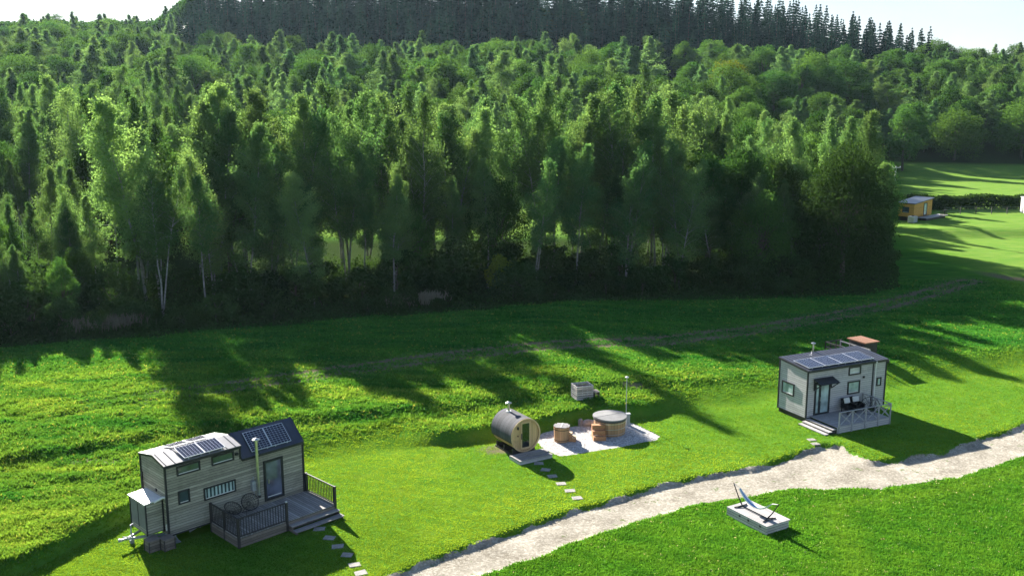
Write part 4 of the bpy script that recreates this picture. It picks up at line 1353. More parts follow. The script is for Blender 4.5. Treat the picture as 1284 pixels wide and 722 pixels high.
# ---------------------------------------------------------------- farther tiny house
def far_house():
    YAW = .447; O = (19.01, 61.20, 0)
    L, Wd, zb = 6.75, 2.66, .32
    h = empty('tiny_house', O, YAW, 'pale grey clad tiny house with a single-pitch roof and a row of four solar panels', 'tiny house')
    def zr(y): return 3.46 + .24 * (y / Wd)
    mb = MB(); mb.prism_x([(0, zb), (0, zr(0) - .02), (Wd, zr(Wd) - .02), (Wd, zb)], 0, L)
    mb.build('wall', M['paleboard'], h)
    r_ = MB(); r_.slab([(-.08, -.1, zr(-.1)), (L + .08, -.1, zr(-.1)), (L + .08, Wd + .08, zr(Wd + .08)), (-.08, Wd + .08, zr(Wd + .08))], .05)
    ro = r_.build('roof', M['metal_roof'], h)
    s_ = MB(); x = 0
    while x < L: s_.bar((x, -.09, zr(-.09) + .065), (x, Wd + .07, zr(Wd + .07) + .065), .03, .035); x += .3
    s_.build('standing_seam', M['metal_roof'], ro)
    f_ = MB(); f_.bar((-.08, -.12, zr(-.1) - .02), (L + .08, -.12, zr(-.1) - .02), .05, .15); f_.bar((-.08, Wd + .1, zr(Wd) - .02), (L + .08, Wd + .1, zr(Wd) - .02), .05, .15)
    for xx in (-.1, L + .1): f_.bar((xx, -.1, zr(-.1) - .01), (xx, Wd + .08, zr(Wd + .08) - .01), .03, .13)
    f_.build('fascia', M['trim'], ro)
    t = MB()
    for x in (-.012, L + .012):
        for y in (-.012, Wd + .012): MB().bar((x, y, .25), (x, y, zr(y) - .06), .085).build('corner_trim', M['trim'], h)
    t.box(-.03, L + .03, -.062, -.0565, zb - .05, zb + .01); t.box(-.062, -.0565, -.05, Wd + .05, zb - .05, zb + .02)
    t.build('sill_trim', M['trim'], h)
    MB().bar((5.60, -.016, zb), (5.60, -.016, 3.38), .08, .03).build('wall_trim', M['trim'], h)
    window(h, 1.18, 2.36, 1.42, 2.27, axis='x', at=0.0, pane='paleglass', fw=.09)
    window(h, 3.43, 4.49, 2.74, 3.31, pane='paleglass', fw=.09); window(h, 3.42, 4.49, 1.45, 2.32, pane='paleglass', fw=.09)
    window(h, 5.98, 6.38, 1.70, 2.28, pane='paleglass', fw=.08)
    d = MB()
    for b in ((.62, 1.92, .42, .54), (.62, 1.92, 2.5, 2.62), (.62, .74, .54, 2.5), (1.78, 1.92, .54, 2.5), (.95, 1.13, .54, 2.5)):
        d.box(b[0], b[1], -.06, -.004, b[2], b[3])
    do = d.build('door', M['trim'], h)
    MB().box(1.13, 1.78, -.035, -.003, .54, 2.5).build('pane', M['paleglass'], do)
    MB().box(.74, .95, -.035, -.003, .54, 2.5).build('side_pane', M['paleglass'], do)
    MB().box(1.06, 1.10, -.1, -.055, 1.35, 1.6).build('handle', M['steel'], do)
    c = MB(); c.slab([(.45, -.75, 2.62), (2.05, -.75, 2.62), (2.05, -.03, 2.86), (.45, -.03, 2.86)], .04)
    for x in (.52, 1.98): c.bar((x, -.7, 2.62), (x, -.04, 2.1), .05); c.bar((x, -.06, 2.1), (x, -.06, 2.84), .05); c.bar((x, -.7, 2.6), (x, -.04, 2.6), .05)
    c.build('door_canopy', M['trim'], h)
    MB().box(4.72, 4.84, -.09, -.004, 2.42, 2.55).build('outside_lamp', M['trim'], h)
    p = MB(); p.tube([(5.75, -.16, 3.46), (5.75, -.13, 3.36), (5.75, -.08, 3.25), (5.75, -.08, .45)], .05, 8); p.build('downpipe', M['white'], h)
    solar_pair(h, (.15, .12, zr(.12) + .05), (5.75, .12, zr(.12) + .05), (.15, 1.62, zr(1.62) + .05), n=4, cols=6, rows=9)
    fl = MB(); fl.tube([(2.92, Wd + .16, 2.3), (2.92, Wd + .16, 4.28)], .06, 10)
    f = fl.build('flue', M['steel'], h); MB().lathe([(.08, 4.28), (.16, 4.31), (.16, 4.34), (.03, 4.40)], 14, (2.92, Wd + .16)).build('flue_cap', M['steel'], f)
    b = MB()
    for y in (.35, Wd - .35): b.box(.1, L - .1, y - .04, y + .04, .18, .31)
    for x in (.3, 2.2, 4.2, 6.2): b.box(x, x + .08, .15, Wd - .15, .2, .30)
    for (x, y) in ((.3, .3), (6.3, .3), (.3, Wd - .3), (6.3, Wd - .3)): b.box(x - .12, x + .12, y - .12, y + .12, -.02, .18)
    b.box(.02, .04, .05, Wd - .05, .02, .30)
    b.build('trailer_frame', M['black'], h)
    wheels(h, 3.4, .2, Wd - .2, -.02, .28)
    gm = MB(); gm.box(L + .03, L + .16, .3, .7, .9, 1.5); gm.tube([(L + .1, .2, 1.5), (L + .1, .2, 2.3)], .03, 6); gm.build('meter_box', M['black'], h)
    return YAW, O
FY, FO = far_house()

def far_deck():
    h = empty('wooden_deck', FO, FY, 'grey wooden deck with cross-braced railings and pale steps before the pale tiny house', 'deck')
    fl = MB(); y = -2.46
    while y < -.08:
        fl.box(.30, 4.78, y, min(y + .135, -.05), .39, .42); y += .145
    fl.build('floor', M['palewood'], h)
    sk = MB(); sk.box(.32, 4.79, -2.5, -2.47, -.02, .388); sk.box(4.78, 4.8, -2.47, -.05, -.02, .388); sk.build('skirt', M['paleboard'], h)
    for i, (x0, z) in enumerate(((-.02, .30), (-.34, .18), (-.64, .07))):
        MB().box(x0, x0 + .31, -2.46, -.06, z - .045, z).build('step', M['palewood'], h)
    for y in (-2.42, -1.25, -.12):
        sg = MB(); sg.add([(.3, y, -.02), (.3, y, .25), (-.6, y, -.0), (.3, y + .05, -.02), (.3, y + .05, .25), (-.6, y + .05, 0)], [(0, 1, 2), (5, 4, 3), (0, 2, 5, 3), (1, 4, 5, 2), (0, 3, 4, 1)])
        sg.build('stringer', M['darkwood'], h)
    for x in (.42, 1.50, 2.62, 3.72, 4.74):
        MB().box(x - .045, x + .045, -2.555, -2.505, -.02, 1.36).build('post', M['railgrey'], h)
    for y in (-1.25, -.12): MB().box(4.70, 4.79, y - .04, y + .04, .0, 1.36).build('post', M['railgrey'], h)
    X = [.42, 1.50, 2.62, 3.72, 4.74]
    r_ = MB(); r_.box(.38, 4.78, -2.57, -2.49, 1.362, 1.40)
    for a, b in zip(X[:-1], X[1:]):
        r_.bar((a, -2.53, .48), (b, -2.53, 1.34), .03, .05); r_.bar((a, -2.515, 1.34), (b, -2.515, .48), .025, .05)
    r_.box(.42, 4.74, -2.55, -2.51, .44, .49)
    r_.build('railing', M['railgrey'], h)
    r_ = MB(); r_.box(4.70, 4.78, -2.48, -.06, 1.362, 1.40)
    for a, b in ((-2.5, -1.25), (-1.25, -.12)):
        r_.bar((4.74, a, .48), (4.74, b, 1.34), .03, .05); r_.bar((4.755, a, 1.34), (4.755, b, .48), .025, .05)
    r_.build('railing', M['railgrey'], h)
far_deck()
def armchair(loc, yaw, label):
    c = empty('armchair', loc, yaw, label, 'chair', 'armchairs on the far deck')
    f = MB(); f.box(-.33, .33, -.32, .32, .28, .36)
    for sx in (-1, 1):
        f.box(sx * .33 - .03, sx * .33 + .03, -.34, .32, .36, .60)
        for y in (-.3, .28): f.box(sx * .31 - .025, sx * .31 + .025, y - .025, y + .025, 0, .30)
    f.build('seat', M['black'], c)
    MB().slab([(-.33, .26, .34), (.33, .26, .34), (.33, .40, .92), (-.33, .40, .92)], .05).build('backrest', M['black'], c)
    b = MB(); b.slab([(-.24, .16, .62), (.24, .16, .62), (.24, .27, .96), (-.24, .27, .96)], .09)
    b.build('cushion', M['cream'], c, bevel=.03)
armchair(lw(FY, FO, 3.02, -.62, .42), FY, 'dark armchair with a pale cushion on the far deck, nearer the glazed door')
armchair(lw(FY, FO, 3.78, -.60, .42), FY - .12, 'dark armchair with a pale cushion on the far deck, nearer the round wire chair')
round_chair('wire_chair', lw(FY, FO, 4.28, -1.25, .42), FY - .9, 'round black wire lounge chair at the railing end of the far deck', 'round chair on the far deck', r=.55, tilt=40)

# ---------------------------------------------------------------- spa terrace behind the pale house
gx, gy = lw(FY, FO, 12.4, 8.6, 0)[:2]; gz = tz1(gx, gy)
t = empty('raised_terrace', (gx, gy, gz), FY, 'small railed timber terrace behind the pale tiny house, only its rails showing', 'deck')
MB().box(-1.5, 1.9, -1.9, 1.6, .2, .26).build('floor', M['deck'], t)
MB().box(-1.48, 1.88, -1.88, 1.58, -.3, .198).build('skirt', M['darkwood'], t)
for (p, q, mt) in (((-1.45, -1.8), (-1.45, 1.5), 'darkwood'), ((-1.45, 1.5), (.2, 1.5), 'darkwood'), ((-.2, -1.85), (-.2, 1.2), 'palewood')):
    r_ = MB(); a = Vector((*p, 0)); b = Vector((*q, 0))
    for z in (1.25, .85, .5): r_.bar(a + Vector((0, 0, z)), b + Vector((0, 0, z)), .05, .08)
    for k in range(4):
        c = a.lerp(b, k / 3); r_.bar(c + Vector((0, 0, .26)), c + Vector((0, 0, 1.3)), .07)
    r_.build('railing', M[mt], t)
sx_, sy_ = lw(FY, FO, 13.35, 8.6, 0)[:2]
t = empty('covered_spa', (sx_, sy_, gz + .26), FY, 'dark square cabinet with an orange-brown boarded top on the terrace behind the pale house', 'hot tub')
MB().box(-.62, .62, -.85, .85, 0, 1.18).build('cabinet', M['darkwood'], t)
MB().box(-.74, .74, -.98, .98, 1.183, 1.27).build('lid', M['rust'], t)

# ---------------------------------------------------------------- barrel sauna
def sauna():
    SY = math.radians(32)
    h = empty('barrel_sauna', (.80, 55.5, 0), SY, 'pine barrel sauna with a dark shingle cover and glazed door', 'sauna')
    Rr, Ls, cz = .98, 2.25, 1.20
    n = 44
    # body: barrel round local Y, centred on the origin of its own object so the staves run true
    mb = MB()
    vs = []; fs = []
    prof = [(0.0, Rr), (0.06, Rr), (.06, Rr - .0)]
    for y in (0.10, Ls - .10):
        for k in range(n): vs.append((Rr * math.cos(2 * math.pi * k / n), y, Rr * math.sin(2 * math.pi * k / n)))
    fs = [(k, (k + 1) % n, n + (k + 1) % n, n + k) for k in range(n)] + [tuple(range(n)), tuple(range(n, 2 * n))[::-1]]
    mb.add(vs, fs)
    for (ya, yb) in ((-.02, .10), (Ls - .10, Ls)):       # staves running past the end walls
        v2 = [(r_ * math.cos(2 * math.pi * k / n), y, r_ * math.sin(2 * math.pi * k / n)) for (r_, y) in ((Rr, ya), (Rr - .045, ya), (Rr - .045, yb), (Rr, yb)) for k in range(n)]
        f2 = [(j * n + k, j * n + (k + 1) % n, ((j + 1) % 4) * n + (k + 1) % n, ((j + 1) % 4) * n + k) for j in range(3) for k in range(n)]
        mb.add(v2, f2)
    o = mb.build('barrel', M['barrelstaves'], h); o.location = (0, 0, cz)
    # end wall in upright boards
    e = MB(); rr = Rr - .047
    e.add([(rr * math.cos(2 * math.pi * k / n), .05, rr * math.sin(2 * math.pi * k / n)) for k in range(n)] + [(rr * math.cos(2 * math.pi * k / n), .098, rr * math.sin(2 * math.pi * k / n)) for k in range(n)],
          [tuple(range(n)), tuple(range(n, 2 * n))[::-1]] + [(k, (k + 1) % n, n + (k + 1) % n, n + k) for k in range(n)])
    ew = e.build('end_wall', M['larchboards'], h); ew.location = (0, 0, cz)
    hp = MB()
    for y in (.0, .45, Ls - .5, Ls - .04):
        v2 = [(r_ * math.cos(2 * math.pi * k / n), y_, r_ * math.sin(2 * math.pi * k / n)) for (r_, y_) in ((Rr + .008, y - .02), (Rr + .008, y + .02)) for k in range(n)]
        hp.add(v2, [(k, (k + 1) % n, n + (k + 1) % n, n + k) for k in range(n)])
    q = hp.build('hoop', M['darkwood'], h); q.location = (0, 0, cz)
    # shingle cover over the top and down the left
    sg = MB(); a0, a1, m = math.radians(38), math.radians(200), 24
    v2 = []
    for (r_, y_) in ((Rr + .012, .02), (Rr + .04, .02), (Rr + .04, Ls), (Rr + .012, Ls)):
        for k in range(m + 1):
            a = a0 + (a1 - a0) * k / m; v2.append((r_ * math.cos(a), y_, r_ * math.sin(a)))
    M1 = m + 1
    sg.add(v2, [(j * M1 + k, j * M1 + k + 1, ((j + 1) % 4) * M1 + k + 1, ((j + 1) % 4) * M1 + k) for j in range(4) for k in range(m)] + [(0, M1, 2 * M1, 3 * M1), (m, M1 + m, 2 * M1 + m, 3 * M1 + m)])
    q = sg.build('shingle_cover', M['shingle'], h); q.location = (0, 0, cz)
    eg = MB()
    for a in (a0, a1): eg.bar((1.03 * Rr * math.cos(a), .0, 1.03 * Rr * math.sin(a)), (1.03 * Rr * math.cos(a), Ls, 1.03 * Rr * math.sin(a)), .05)
    q = eg.build('cover_edge', M['trim'], h); q.location = (0, 0, cz)
    # pale front rim
    rm = MB(); v2 = [(r_ * math.cos(2 * math.pi * k / n), y_, r_ * math.sin(2 * math.pi * k / n)) for (r_, y_) in ((Rr + .045, -.045), (Rr - .05, -.045), (Rr - .05, -.022), (Rr + .045, -.022)) for k in range(n)]
    rm.add(v2, [(j * n + k, j * n + (k + 1) % n, ((j + 1) % 4) * n + (k + 1) % n, ((j + 1) % 4) * n + k) for j in range(4) for k in range(n)])
    q = rm.build('front_rim', M['larchpale'], h); q.location = (0, 0, cz)
    # door
    d = MB(); x0, x1, z0, z1 = -.34, .36, .36, 2.02
    for b in ((x0, x1, z0, z0 + .1), (x0, x1, z1 - .1, z1), (x0, x0 + .1, z0 + .1, z1 - .1), (x1 - .1, x1, z0 + .1, z1 - .1)): d.box(b[0], b[1], -.01, .047, b[2], b[3])
    do = d.build('door', M['larchpale'], h)
    MB().box(x0 + .1, x1 - .1, .01, .046, z0 + .1, z1 - .1).build('pane', M['darkglass'], do)
    MB().box(x0 + .03, x0 + .06, -.06, -.01, 1.0, 1.35).build('handle', M['darkwood'], do)
    MB().box(-.56, -.48, -.04, .047, 1.62, 1.78).build('wall_lamp', M['black'], h)
    MB().box(-.55, -.49, -.02, .047, 1.18, 1.26).build('thermometer', M['rust'], h)
    fl = MB(); fl.tube([(-.12, Ls - .55, cz + Rr - .06), (-.12, Ls - .55, 2.68)], .07, 10)
    f = fl.build('flue', M['steel'], h); MB().lathe([(.08, 2.68), (.19, 2.72), (.19, 2.75), (.04, 2.82)], 14, (-.12, Ls - .55)).build('flue_cap', M['steel'], f)
    MB().lathe([(.16, cz + Rr - .08), (.16, cz + Rr + .06)], 14, (-.12, Ls - .55)).build('flashing', M['white'], f)
    c = MB()
    for y in (.18, Ls * .5, Ls - .3):
        c.add([(-.78, y, .0), (.78, y, .0), (.78, y, .42), (.45, y, .24), (0, y, .17), (-.45, y, .24), (-.78, y, .42)] + [(x, y + .1, z) for x, z in ((-.78, 0), (.78, 0), (.78, .42), (.45, .24), (0, .17), (-.45, .24), (-.78, .42))],
              [(0, 1, 2, 3, 4, 5, 6), (13, 12, 11, 10, 9, 8, 7)] + [(k, 7 + k, 7 + (k + 1) % 7, (k + 1) % 7) for k in range(7)])
    c.box(-.8, -.7, .0, Ls - .1, -.02, .1); c.box(.7, .8, .0, Ls - .1, -.02, .1)
    c.build('cradle', M['darkwood'], h)
    a = R2(SY, -.05, -.70)
    k = empty('sauna_step', (.80 + a[0], 55.5 + a[1], 0), SY, 'low two-level plank platform in front of the barrel sauna door', 'platform')
    fl = MB()
    y = -.62
    while y < .46: fl.box(-1.18, 1.10, y, y + .128, .20, .235); y += .138
    fl.build('floor', M['deck'], k)
    MB().box(-1.16, 1.08, -.61, .58, .0, .198).build('frame', M['paleboard'], k)
    MB().box(-.3, 1.1, -.22, .12, .237, .30).build('step', M['deck'], k)
sauna()

# ---------------------------------------------------------------- tubs
def plunge():
    h = empty('plunge_tub', (3.05, 57.85, 0), -.2, 'small round wooden plunge tub with a slatted lid on the pale gravel', 'tub')
    MB().lathe([(.46, .02), (.49, .95), (.45, .95), (.45, .9)], 36).build('staves', M['tubstaves'], h)
    hp = MB()
    for z, r_ in ((.12, .468), (.78, .492)):
        hp.lathe([(r_ + .004, z), (r_ + .004, z + .035)], 36)
    hp.build('hoop', M['black'], h)
    ld = MB()
    for k in range(5):
        y = -.42 + k * .185; w = math.sqrt(max(.02, .50 ** 2 - (y + .05) ** 2))
        ld.box(-w, w, y, y + .115, .955, .985)
    ld.box(-.05, .05, -.46, .46, .987, 1.0)
    l = ld.build('lid', M['palewood'], h)
    MB().lathe([(.44, .93), (.44, .948)], 30).build('liner', M['coverrim'], h)
    s = empty('small_steps', (3.05 + .66, 57.85 + .02, 0), -.1, 'little wooden steps standing beside the small plunge tub', 'steps', None)
    for k, (x, z) in enumerate(((-.13, .5), (.12, .26))):
        MB().box(x - .12, x + .12, -.24, .24, z - .03, z).build('tread', M['larchpale'], s)
    b = MB()
    for y in (-.23, .23):
        b.box(-.24, -.01, y - .015, y + .015, 0, .468); b.box(-.008, .23, y - .015, y + .015, 0, .228)
    b.build('side_board', M['larchstep'], s)
plunge()
def hottub():
    h = empty('hot_tub', (6.15, 59.45, 0), .5, 'large round wooden hot tub with a folded grey cover on the pale gravel', 'hot tub')
    MB().lathe([(.99, .02), (1.0, .93)], 56).build('staves', M['tubstaves'], h)
    hp = MB()
    for z in (.12, .45, .80): hp.lathe([(1.003, z), (1.003, z + .03)], 56)
    hp.build('hoop', M['steel'], h)
    MB().lathe([(1.035, .90), (1.06, 1.02)], 56).build('cover_skirt', M['coverrim'], h)
    c = MB()
    n = 28
    for s in (-1, 1):
        a0 = 0 if s > 0 else math.pi
        v = [((1.065) * math.cos(a0 + math.pi * k / n), s * .012 + 1.065 * math.sin(a0 + math.pi * k / n)) for k in range(n + 1)]
        vs = [(x, y, 1.022) for x, y in v] + [(x, y, 1.09 + .05 * (1 - min(1, abs(y) / 1.0))) for x, y in v]
        m = n + 1
        c.add(vs, [tuple(range(m))[::-1], tuple(range(m, 2 * m))] + [(k, (k + 1) % m, m + (k + 1) % m, m + k) for k in range(m)])
    cv = c.build('cover', M['cover'], h)
    MB().bar((-1.06, 0, 1.135), (1.06, 0, 1.135), .035, .02).build('fold_strap', M['coverrim'], cv)
    s = empty('tub_steps', (5.36, 58.28, 0), .08, 'reddish three-tread wooden stairs leading up to the large hot tub', 'steps')
    for k, (y, z) in enumerate(((-.36, .27), (-.06, .54), (.24, .81))):
        MB().box(-.40, .40, y - .15, y + .15, z - .035, z).build('tread', M['larchstep'], s)
        MB().box(-.38, .38, y - .135, y - .115, z - .27 + .003, z - .037).build('riser', M['larchstep'], s)
    b = MB()
    for x in (-.39, .37): b.prism_x([(-.5, 0), (.38, 0), (.38, .77), (.1, .77), (.1, .50), (-.2, .50), (-.2, .23), (-.5, .23)], x, x + .02)
    b.build('side_board', M['larchstep'], s)
hottub()
p = empty('lamp_pole', (7.45, 61.75, 0), 0, 'thin pale pole with a small lamp behind the large hot tub', 'lamp')
MB().tube([(0, 0, 0), (0, 0, 2.85)], .024, 8).build('pole', M['galv'], p)
MB().lathe([(.04, 2.85), (.12, 2.88), (.12, 2.92), (.04, 2.96)], 14).build('lamp', M['white'], p)
p = empty('service_post', (7.45, 60.75, 0), .2, 'short whitish service post with a tap beside the large hot tub', 'post')
MB().box(-.11, .11, -.09, .09, 0, .75).build('post', M['concrete'], p)
MB().box(-.14, .14, -.12, .12, .752, .80).build('cap', M['white'], p)
p = empty('marker_stake', (6.75, 61.9, tz1(6.75, 61.9)), .0, 'short thin stake in the bank just left of the lamp pole', 'stake')
MB().tube([(0, 0, 0), (0, 0, .6)], .02, 6).build('stake', M['galv'], p)

def boulder(x, y, sx, sy, sz, label, seed, yaw):
    r = np.random.default_rng(seed)
    import bmesh
    bm = bmesh.new(); bmesh.ops.create_icosphere(bm, subdivisions=3, radius=1)
    for v in bm.verts:
        k = 1 + .16 * math.sin(v.co.x * 3.1 + seed) * math.cos(v.co.y * 2.7) + .1 * math.sin(v.co.z * 5 + seed * 2) + r.normal() * .015
        v.co = Vector((v.co.x * sx * k, v.co.y * sy * k, max(-.25, v.co.z) * sz * k))
    me = bpy.data.meshes.new('boulder'); bm.to_mesh(me); bm.free(); me.materials.append(M['boulder'])
    o = bpy.data.objects.new('boulder', me); COL.objects.link(o); o.location = (x, y, 0.05); o.rotation_euler = (0, 0, yaw)
    tag(o, label, 'boulder')
boulder(5.0, 60.75, .52, .3, .36, 'long grey boulder at the foot of the bank behind the stairs of the hot tub', 3, .25)
boulder(4.4, 60.7, .15, .17, .42, 'small upright stone between the plunge tub and the long boulder', 5, .1)

# pale slatted planter crate up on the rough grass
cz_ = tz1(4.75, 63.95)
c = empty('slatted_crate', (4.72, 63.95, cz_ - .05), .33, 'bleached slatted timber crate full of soil standing on the rough grass', 'crate')
b = MB()
for k in range(6):
    z = .03 + k * .165; z1 = z + .12
    b.box(-.60, .60, -.52, -.48, z, z1); b.box(-.60, .60, .48, .52, z, z1)
    b.box(-.60, -.56, -.478, .478, z, z1); b.box(.56, .60, -.478, .478, z, z1)
b.build('slats', M['crate'], c)
b = MB()
for sx in (-1, -.33, .33, 1):
    for sy in (-1, 1): b.box(sx * .53 - .04, sx * .53 + .04, sy * .455 - .022, sy * .455 + .022, 0, .98)
for sx in (-1, 1): b.box(sx * .535 - .022, sx * .535 + .022, -.05, .05, 0, .98)
b.build('upright', M['crate'], c)
b = MB(); b.box(-.55, .55, -.47, .47, .05, .80); b.build('soil', M['soil'], c)
s = empty('small_bench', (5.62, 64.05, tz1(5.62, 64.05) - .02), .33, 'tiny weathered bench against the side of the slatted crate', 'bench')
MB().box(-.2, .2, -.3, .3, .42, .46).build('seat', M['crate'], s)
for x in (-.16, .16):
    MB().box(x - .03, x + .03, -.27, .27, 0, .418).build('leg', M['darkwood'], s)

# ---------------------------------------------------------------- stepping stones
names = ['first stepping stone from the near deck steps, in the shade', 'second stepping stone from the near deck steps, at the edge of the shade', 'third stepping stone from the near deck steps', 'fourth stepping stone from the near deck steps', 'fifth stepping stone from the near deck steps', 'sixth stepping stone from the near deck steps, at the frame edge',
         'first stepping stone from the barrel sauna platform', 'second stepping stone from the barrel sauna platform', 'third stepping stone from the sauna, last one in its shadow', 'fourth stepping stone from the sauna, first one in the sun', 'fifth stepping stone from the barrel sauna', 'sixth stepping stone from the sauna, nearest the gravel road',
         'stone slab just below the steps of the pale house deck', 'stone slab between the pale house steps and the gravel']
STONES[-2:] = [(18.45, 57.95), (18.45, 57.25)]
for i, ((x, y), lab) in enumerate(zip(STONES, names)):
    mb = MB(); r = random.Random(i)
    w = .27 if i < 12 else .25
    q = [(sx * w * (1 + r.uniform(-.12, .12)), sy * w * .8 * (1 + r.uniform(-.12, .12))) for sx, sy in ((-1, -1), (1, -1), (1, 1), (-1, 1))]
    mb.add([(a, b_, -.06) for a, b_ in q] + [(a, b_, .03) for a, b_ in q], [(3, 2, 1, 0), (4, 5, 6, 7)] + [(k, (k + 1) % 4, 4 + (k + 1) % 4, 4 + k) for k in range(4)])
    o = mb.build('stepping_stone', M['stone'], bevel=.012)
    o.location = (x, y, tz1(x, y) + .005); o.rotation_euler = (0, 0, r.uniform(-.3, .5))
    tag(o, lab, 'stepping stone', 'stepping stones to the near deck' if i < 6 else ('stepping stones to the sauna' if i < 12 else 'stones by the pale house'))

# ---------------------------------------------------------------- hammock on its platform
PU = Vector((.515, -.857, 0)); PVv = Vector((.857, .515, 0)); HYAW = math.atan2(PU.y, PU.x)
HC = (12.23, 46.17)
k = empty('hammock_platform', (*HC, 0), HYAW, 'pale grey timber platform under the hammock on the lower lawn', 'platform')
f = MB(); y = -.76
while y < .74: f.box(-1.38, 1.38, y, y + .138, .42, .455); y += .1475
f.build('floor', M['palewood'], k)
b = MB(); b.box(-1.37, 1.37, -.755, .755, -.02, .418); b.build('frame', M['crate'], k)
b = MB()
for x in (-.45, .15, .95): b.box(x - .05, x + .05, -.775, -.757, .26, .36)
b.build('bracket', M['darkwood'], k)
k = empty('hammock_stand', (12.09, 46.155, .455), HYAW, 'dark steel hammock stand with two outward-leaning arms and splayed feet', 'stand')
for sx in (-1, 1):
    MB().tube([(sx * .86, 0, .06), (sx * 1.15, 0, .42), (sx * 1.55, 0, 1.05)], .035, 8, .026).build('arm', M['black'], k)
    g = MB()
    g.tube([(sx * .86, 0, .06), (sx * 1.0, -.42, .03)], .03, 7); g.tube([(sx * .86, 0, .06), (sx * 1.0, .42, .03)], .03, 7); g.tube([(sx * .98, -.34, .035), (sx * .98, .34, .035)], .02, 6)
    g.build('foot', M['black'], k)
MB().tube([(-.88, 0, .06), (.88, 0, .06)], .03, 8).build('base_bar', M['black'], k)
k = empty('hammock', (12.09, 46.155, .455), HYAW, 'white, blue and green striped hammock slung between the arms of the steel stand', 'hammock')
def hm(y0, y1, mat, nm):
    mb = MB(); m = 18; vs = []
    for i in range(m + 1):
        t = -1 + 2 * i / m; x = t * 1.12; sag = .28 + .60 * t * t
        wd = .15 * (1 - .55 * abs(t) ** 2.5)
        for yy in (y0, y1):
            for dz in (0, .012): vs.append((x, yy * wd, sag + .20 * (yy * yy) * (wd / .15)*.5 + dz))
    fs = []
    for i in range(m):
        a = i * 4; b_ = a + 4
        fs += [(a, a + 2, b_ + 2, b_), (a + 1, b_ + 1, b_ + 3, a + 3), (a, b_, b_ + 1, a + 1), (a + 2, a + 3, b_ + 3, b_ + 2)]
    fs += [(0, 1, 3, 2), (m * 4, m * 4 + 2, m * 4 + 3, m * 4 + 1)]
    mb.add(vs, fs); return mb.build(nm, M[mat], k)
hm(-.22, .22, 'white_cloth', 'cloth'); hm(-.62, -.225, 'green_cloth', 'stripe'); hm(.225, .62, 'blue_cloth', 'stripe'); hm(-1, -.625, 'white_cloth', 'edge_cloth'); hm(.625, 1, 'white_cloth', 'edge_cloth')
for sx in (-1, 1):
    g = MB()
    for yy in (-.12, 0, .12): g.tube([(sx * 1.53, 0, 1.03), (sx * 1.12, yy*.7, .91)], .008, 4)
    g.build('rope', M['cream'], k)

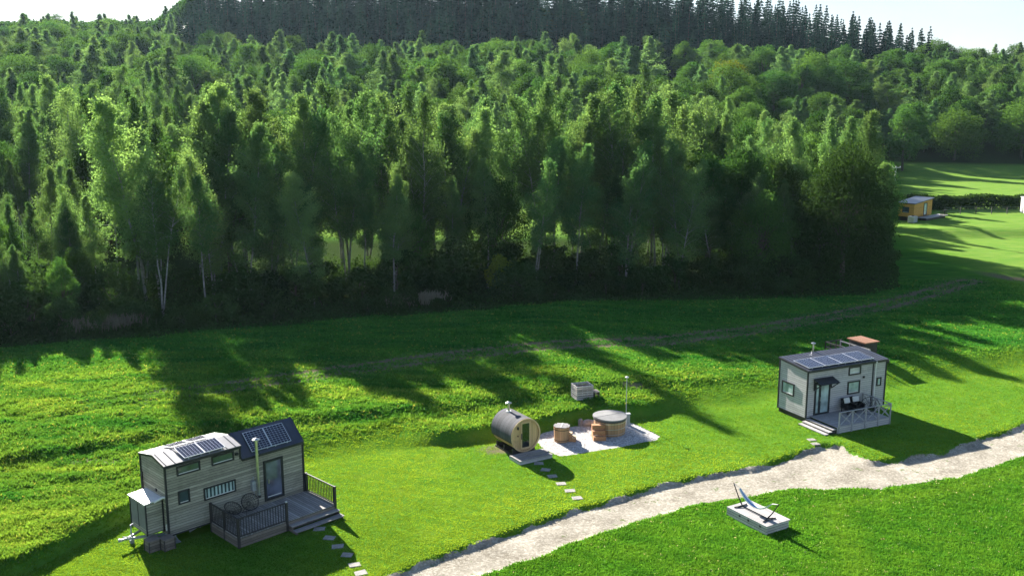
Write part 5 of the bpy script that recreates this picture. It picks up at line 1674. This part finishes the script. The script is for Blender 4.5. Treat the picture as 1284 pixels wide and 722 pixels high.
# ---------------------------------------------------------------- ochre cabin, pole, white board
def cabin():
    O = (62.1, 152.2); yaw = math.radians(41)
    gz = tz1(62.6, 154.0)
    h = empty('cabin', (O[0], O[1], gz + .0), yaw, 'small ochre timber cabin with a grey single-pitch roof by the corner of the wood', 'cabin')
    w, d = 6.0, 2.7
    w = 5.7
    mb = MB(); mb.add([(0, 0, .5), (w, 0, .5), (w, 0, 3.0), (0, 0, 2.5), (0, d, .5), (w, d, .5), (w, d, 3.0), (0, d, 2.5)], [(3, 2, 1, 0), (4, 5, 6, 7), (0, 1, 5, 4), (1, 2, 6, 5), (2, 3, 7, 6), (3, 0, 4, 7)])
    mb.build('wall', M['ochre'], h)
    MB().slab([(-.25, -.25, 2.5), (w + .2, -.25, 3.04), (w + .2, d + .2, 3.04), (-.25, d + .2, 2.5)], .12).build('roof', M['metal_roof'], h)
    b = MB()
    for b_ in ((3.0, 3.12, .55, 2.5), (3.95, 4.07, .55, 2.5), (3.12, 3.95, 2.38, 2.5), (3.12, 3.95, .55, .65)): b.box(b_[0], b_[1], -.06, -.004, b_[2], b_[3])
    do = b.build('door', M['trim'], h)
    MB().box(3.12, 3.95, -.03, -.003, .65, 2.38).build('pane', M['paleglass'], do)
    window(h, .8, 1.9, 1.1, 2.0, axis='x', at=0, pane='glass')
    b = MB(); b.box(.2, w - .2, .2, d - .1, -.3, .498); b.build('plinth', M['darkwood'], h)
    k = empty('cabin_deck', (O[0], O[1], gz), yaw, 'long low timber deck with a short railing in front of the ochre cabin', 'deck')
    MB().box(.6, 7.4, -1.9, -.28, .40, .48).build('floor', M['palewood'], k)
    MB().box(.9, 7.1, -1.6, -.5, -.3, .398).build('skirt', M['darkwood'], k)
    r_ = MB(); rail_section(r_, (4.6, -1.85), (7.3, -1.85), .48, 1.3, .3, .05, .08); r_.build('railing', M['darkwood'], k)
    t = empty('water_tank', (O[0] - .6, O[1] - 1.2, tz1(61.5, 151)), yaw, 'pale boxy tank standing under the near corner of the ochre cabin', 'tank')
    MB().box(-.6, .6, -.5, .5, 0, 1.0).build('tank', M['concrete'], t, bevel=.06)
    MB().lathe([(.2, 1.0), (.2, 1.1)], 12).build('lid', M['black'], t)
cabin()
t = empty('utility_pole', (55.6, 144.5, tz1(55.6, 144.5)), 0, 'tall thin pale utility pole rising beside the corner of the wood', 'pole')
MB().tube([(0, 0, 0), (.25, 0, 9.9)], .15, 8, .1).build('pole', M['concrete'], t)
MB().bar((-.3, 0, 9.6), (.9, 0, 9.7), .09, .09).build('crossarm', M['concrete'], t)
for x in (-.25, .3, .85): MB().lathe([(.05, 9.72), (.07, 9.85), (.03, 9.9)], 8, (x, 0)).build('insulator', M['white'], t)
t = empty('white_hut', (84.6, 162.2, tz1(84.6, 162.2)), .1, 'narrow white upright hut at the far end of the field beside the hedge', 'hut')
MB().box(-.65, .65, -.6, .6, 0, 2.4).build('wall', M['white'], t)
MB().slab([(-.75, -.7, 2.403), (.75, -.7, 2.403), (.75, .7, 2.55), (-.75, .7, 2.55)], .08).build('roof', M['white'], t)
# stock fence across the field before the hedge
t = empty('wire_fence', (0, 0, 0), 0, 'thin post and wire fence along the ledge right of the ochre cabin', 'fence')
pp = [(70.5 + k * 2.6, 160.5 + k * .12) for k in range(10)]
for (x, y) in pp:
    MB().box(x - .05, x + .05, y - .05, y + .05, tz1(x, y) - .1, tz1(x, y) + 1.15).build('post', M['darkwood'], t)
w_ = MB()
for z in (.4, .75, 1.08):
    w_.tube([(x, y, tz1(x, y) + z) for x, y in pp], .012, 4)
w_.build('wire', M['galv'], t)

# ---------------------------------------------------------------- the air
def haze():
    m, n, out = new_mat('valley_haze')
    v = N(n, 'ShaderNodeVolumePrincipled')
    v.inputs['Color'].default_value = (0.60, 0.82, 1.0, 1)
    v.inputs['Density'].default_value = HAZE_D
    v.inputs['Anisotropy'].default_value = 0.35
    n.links.new(v.outputs[0], out.inputs['Volume'])
    o = MB().box(-480, 480, -30, 720, -3, 130).build('haze', m)
    tag(o, 'thin bluish haze filling the valley and veiling the far wood', 'haze', kind='stuff')
HAZE_D = 0.00004
haze()
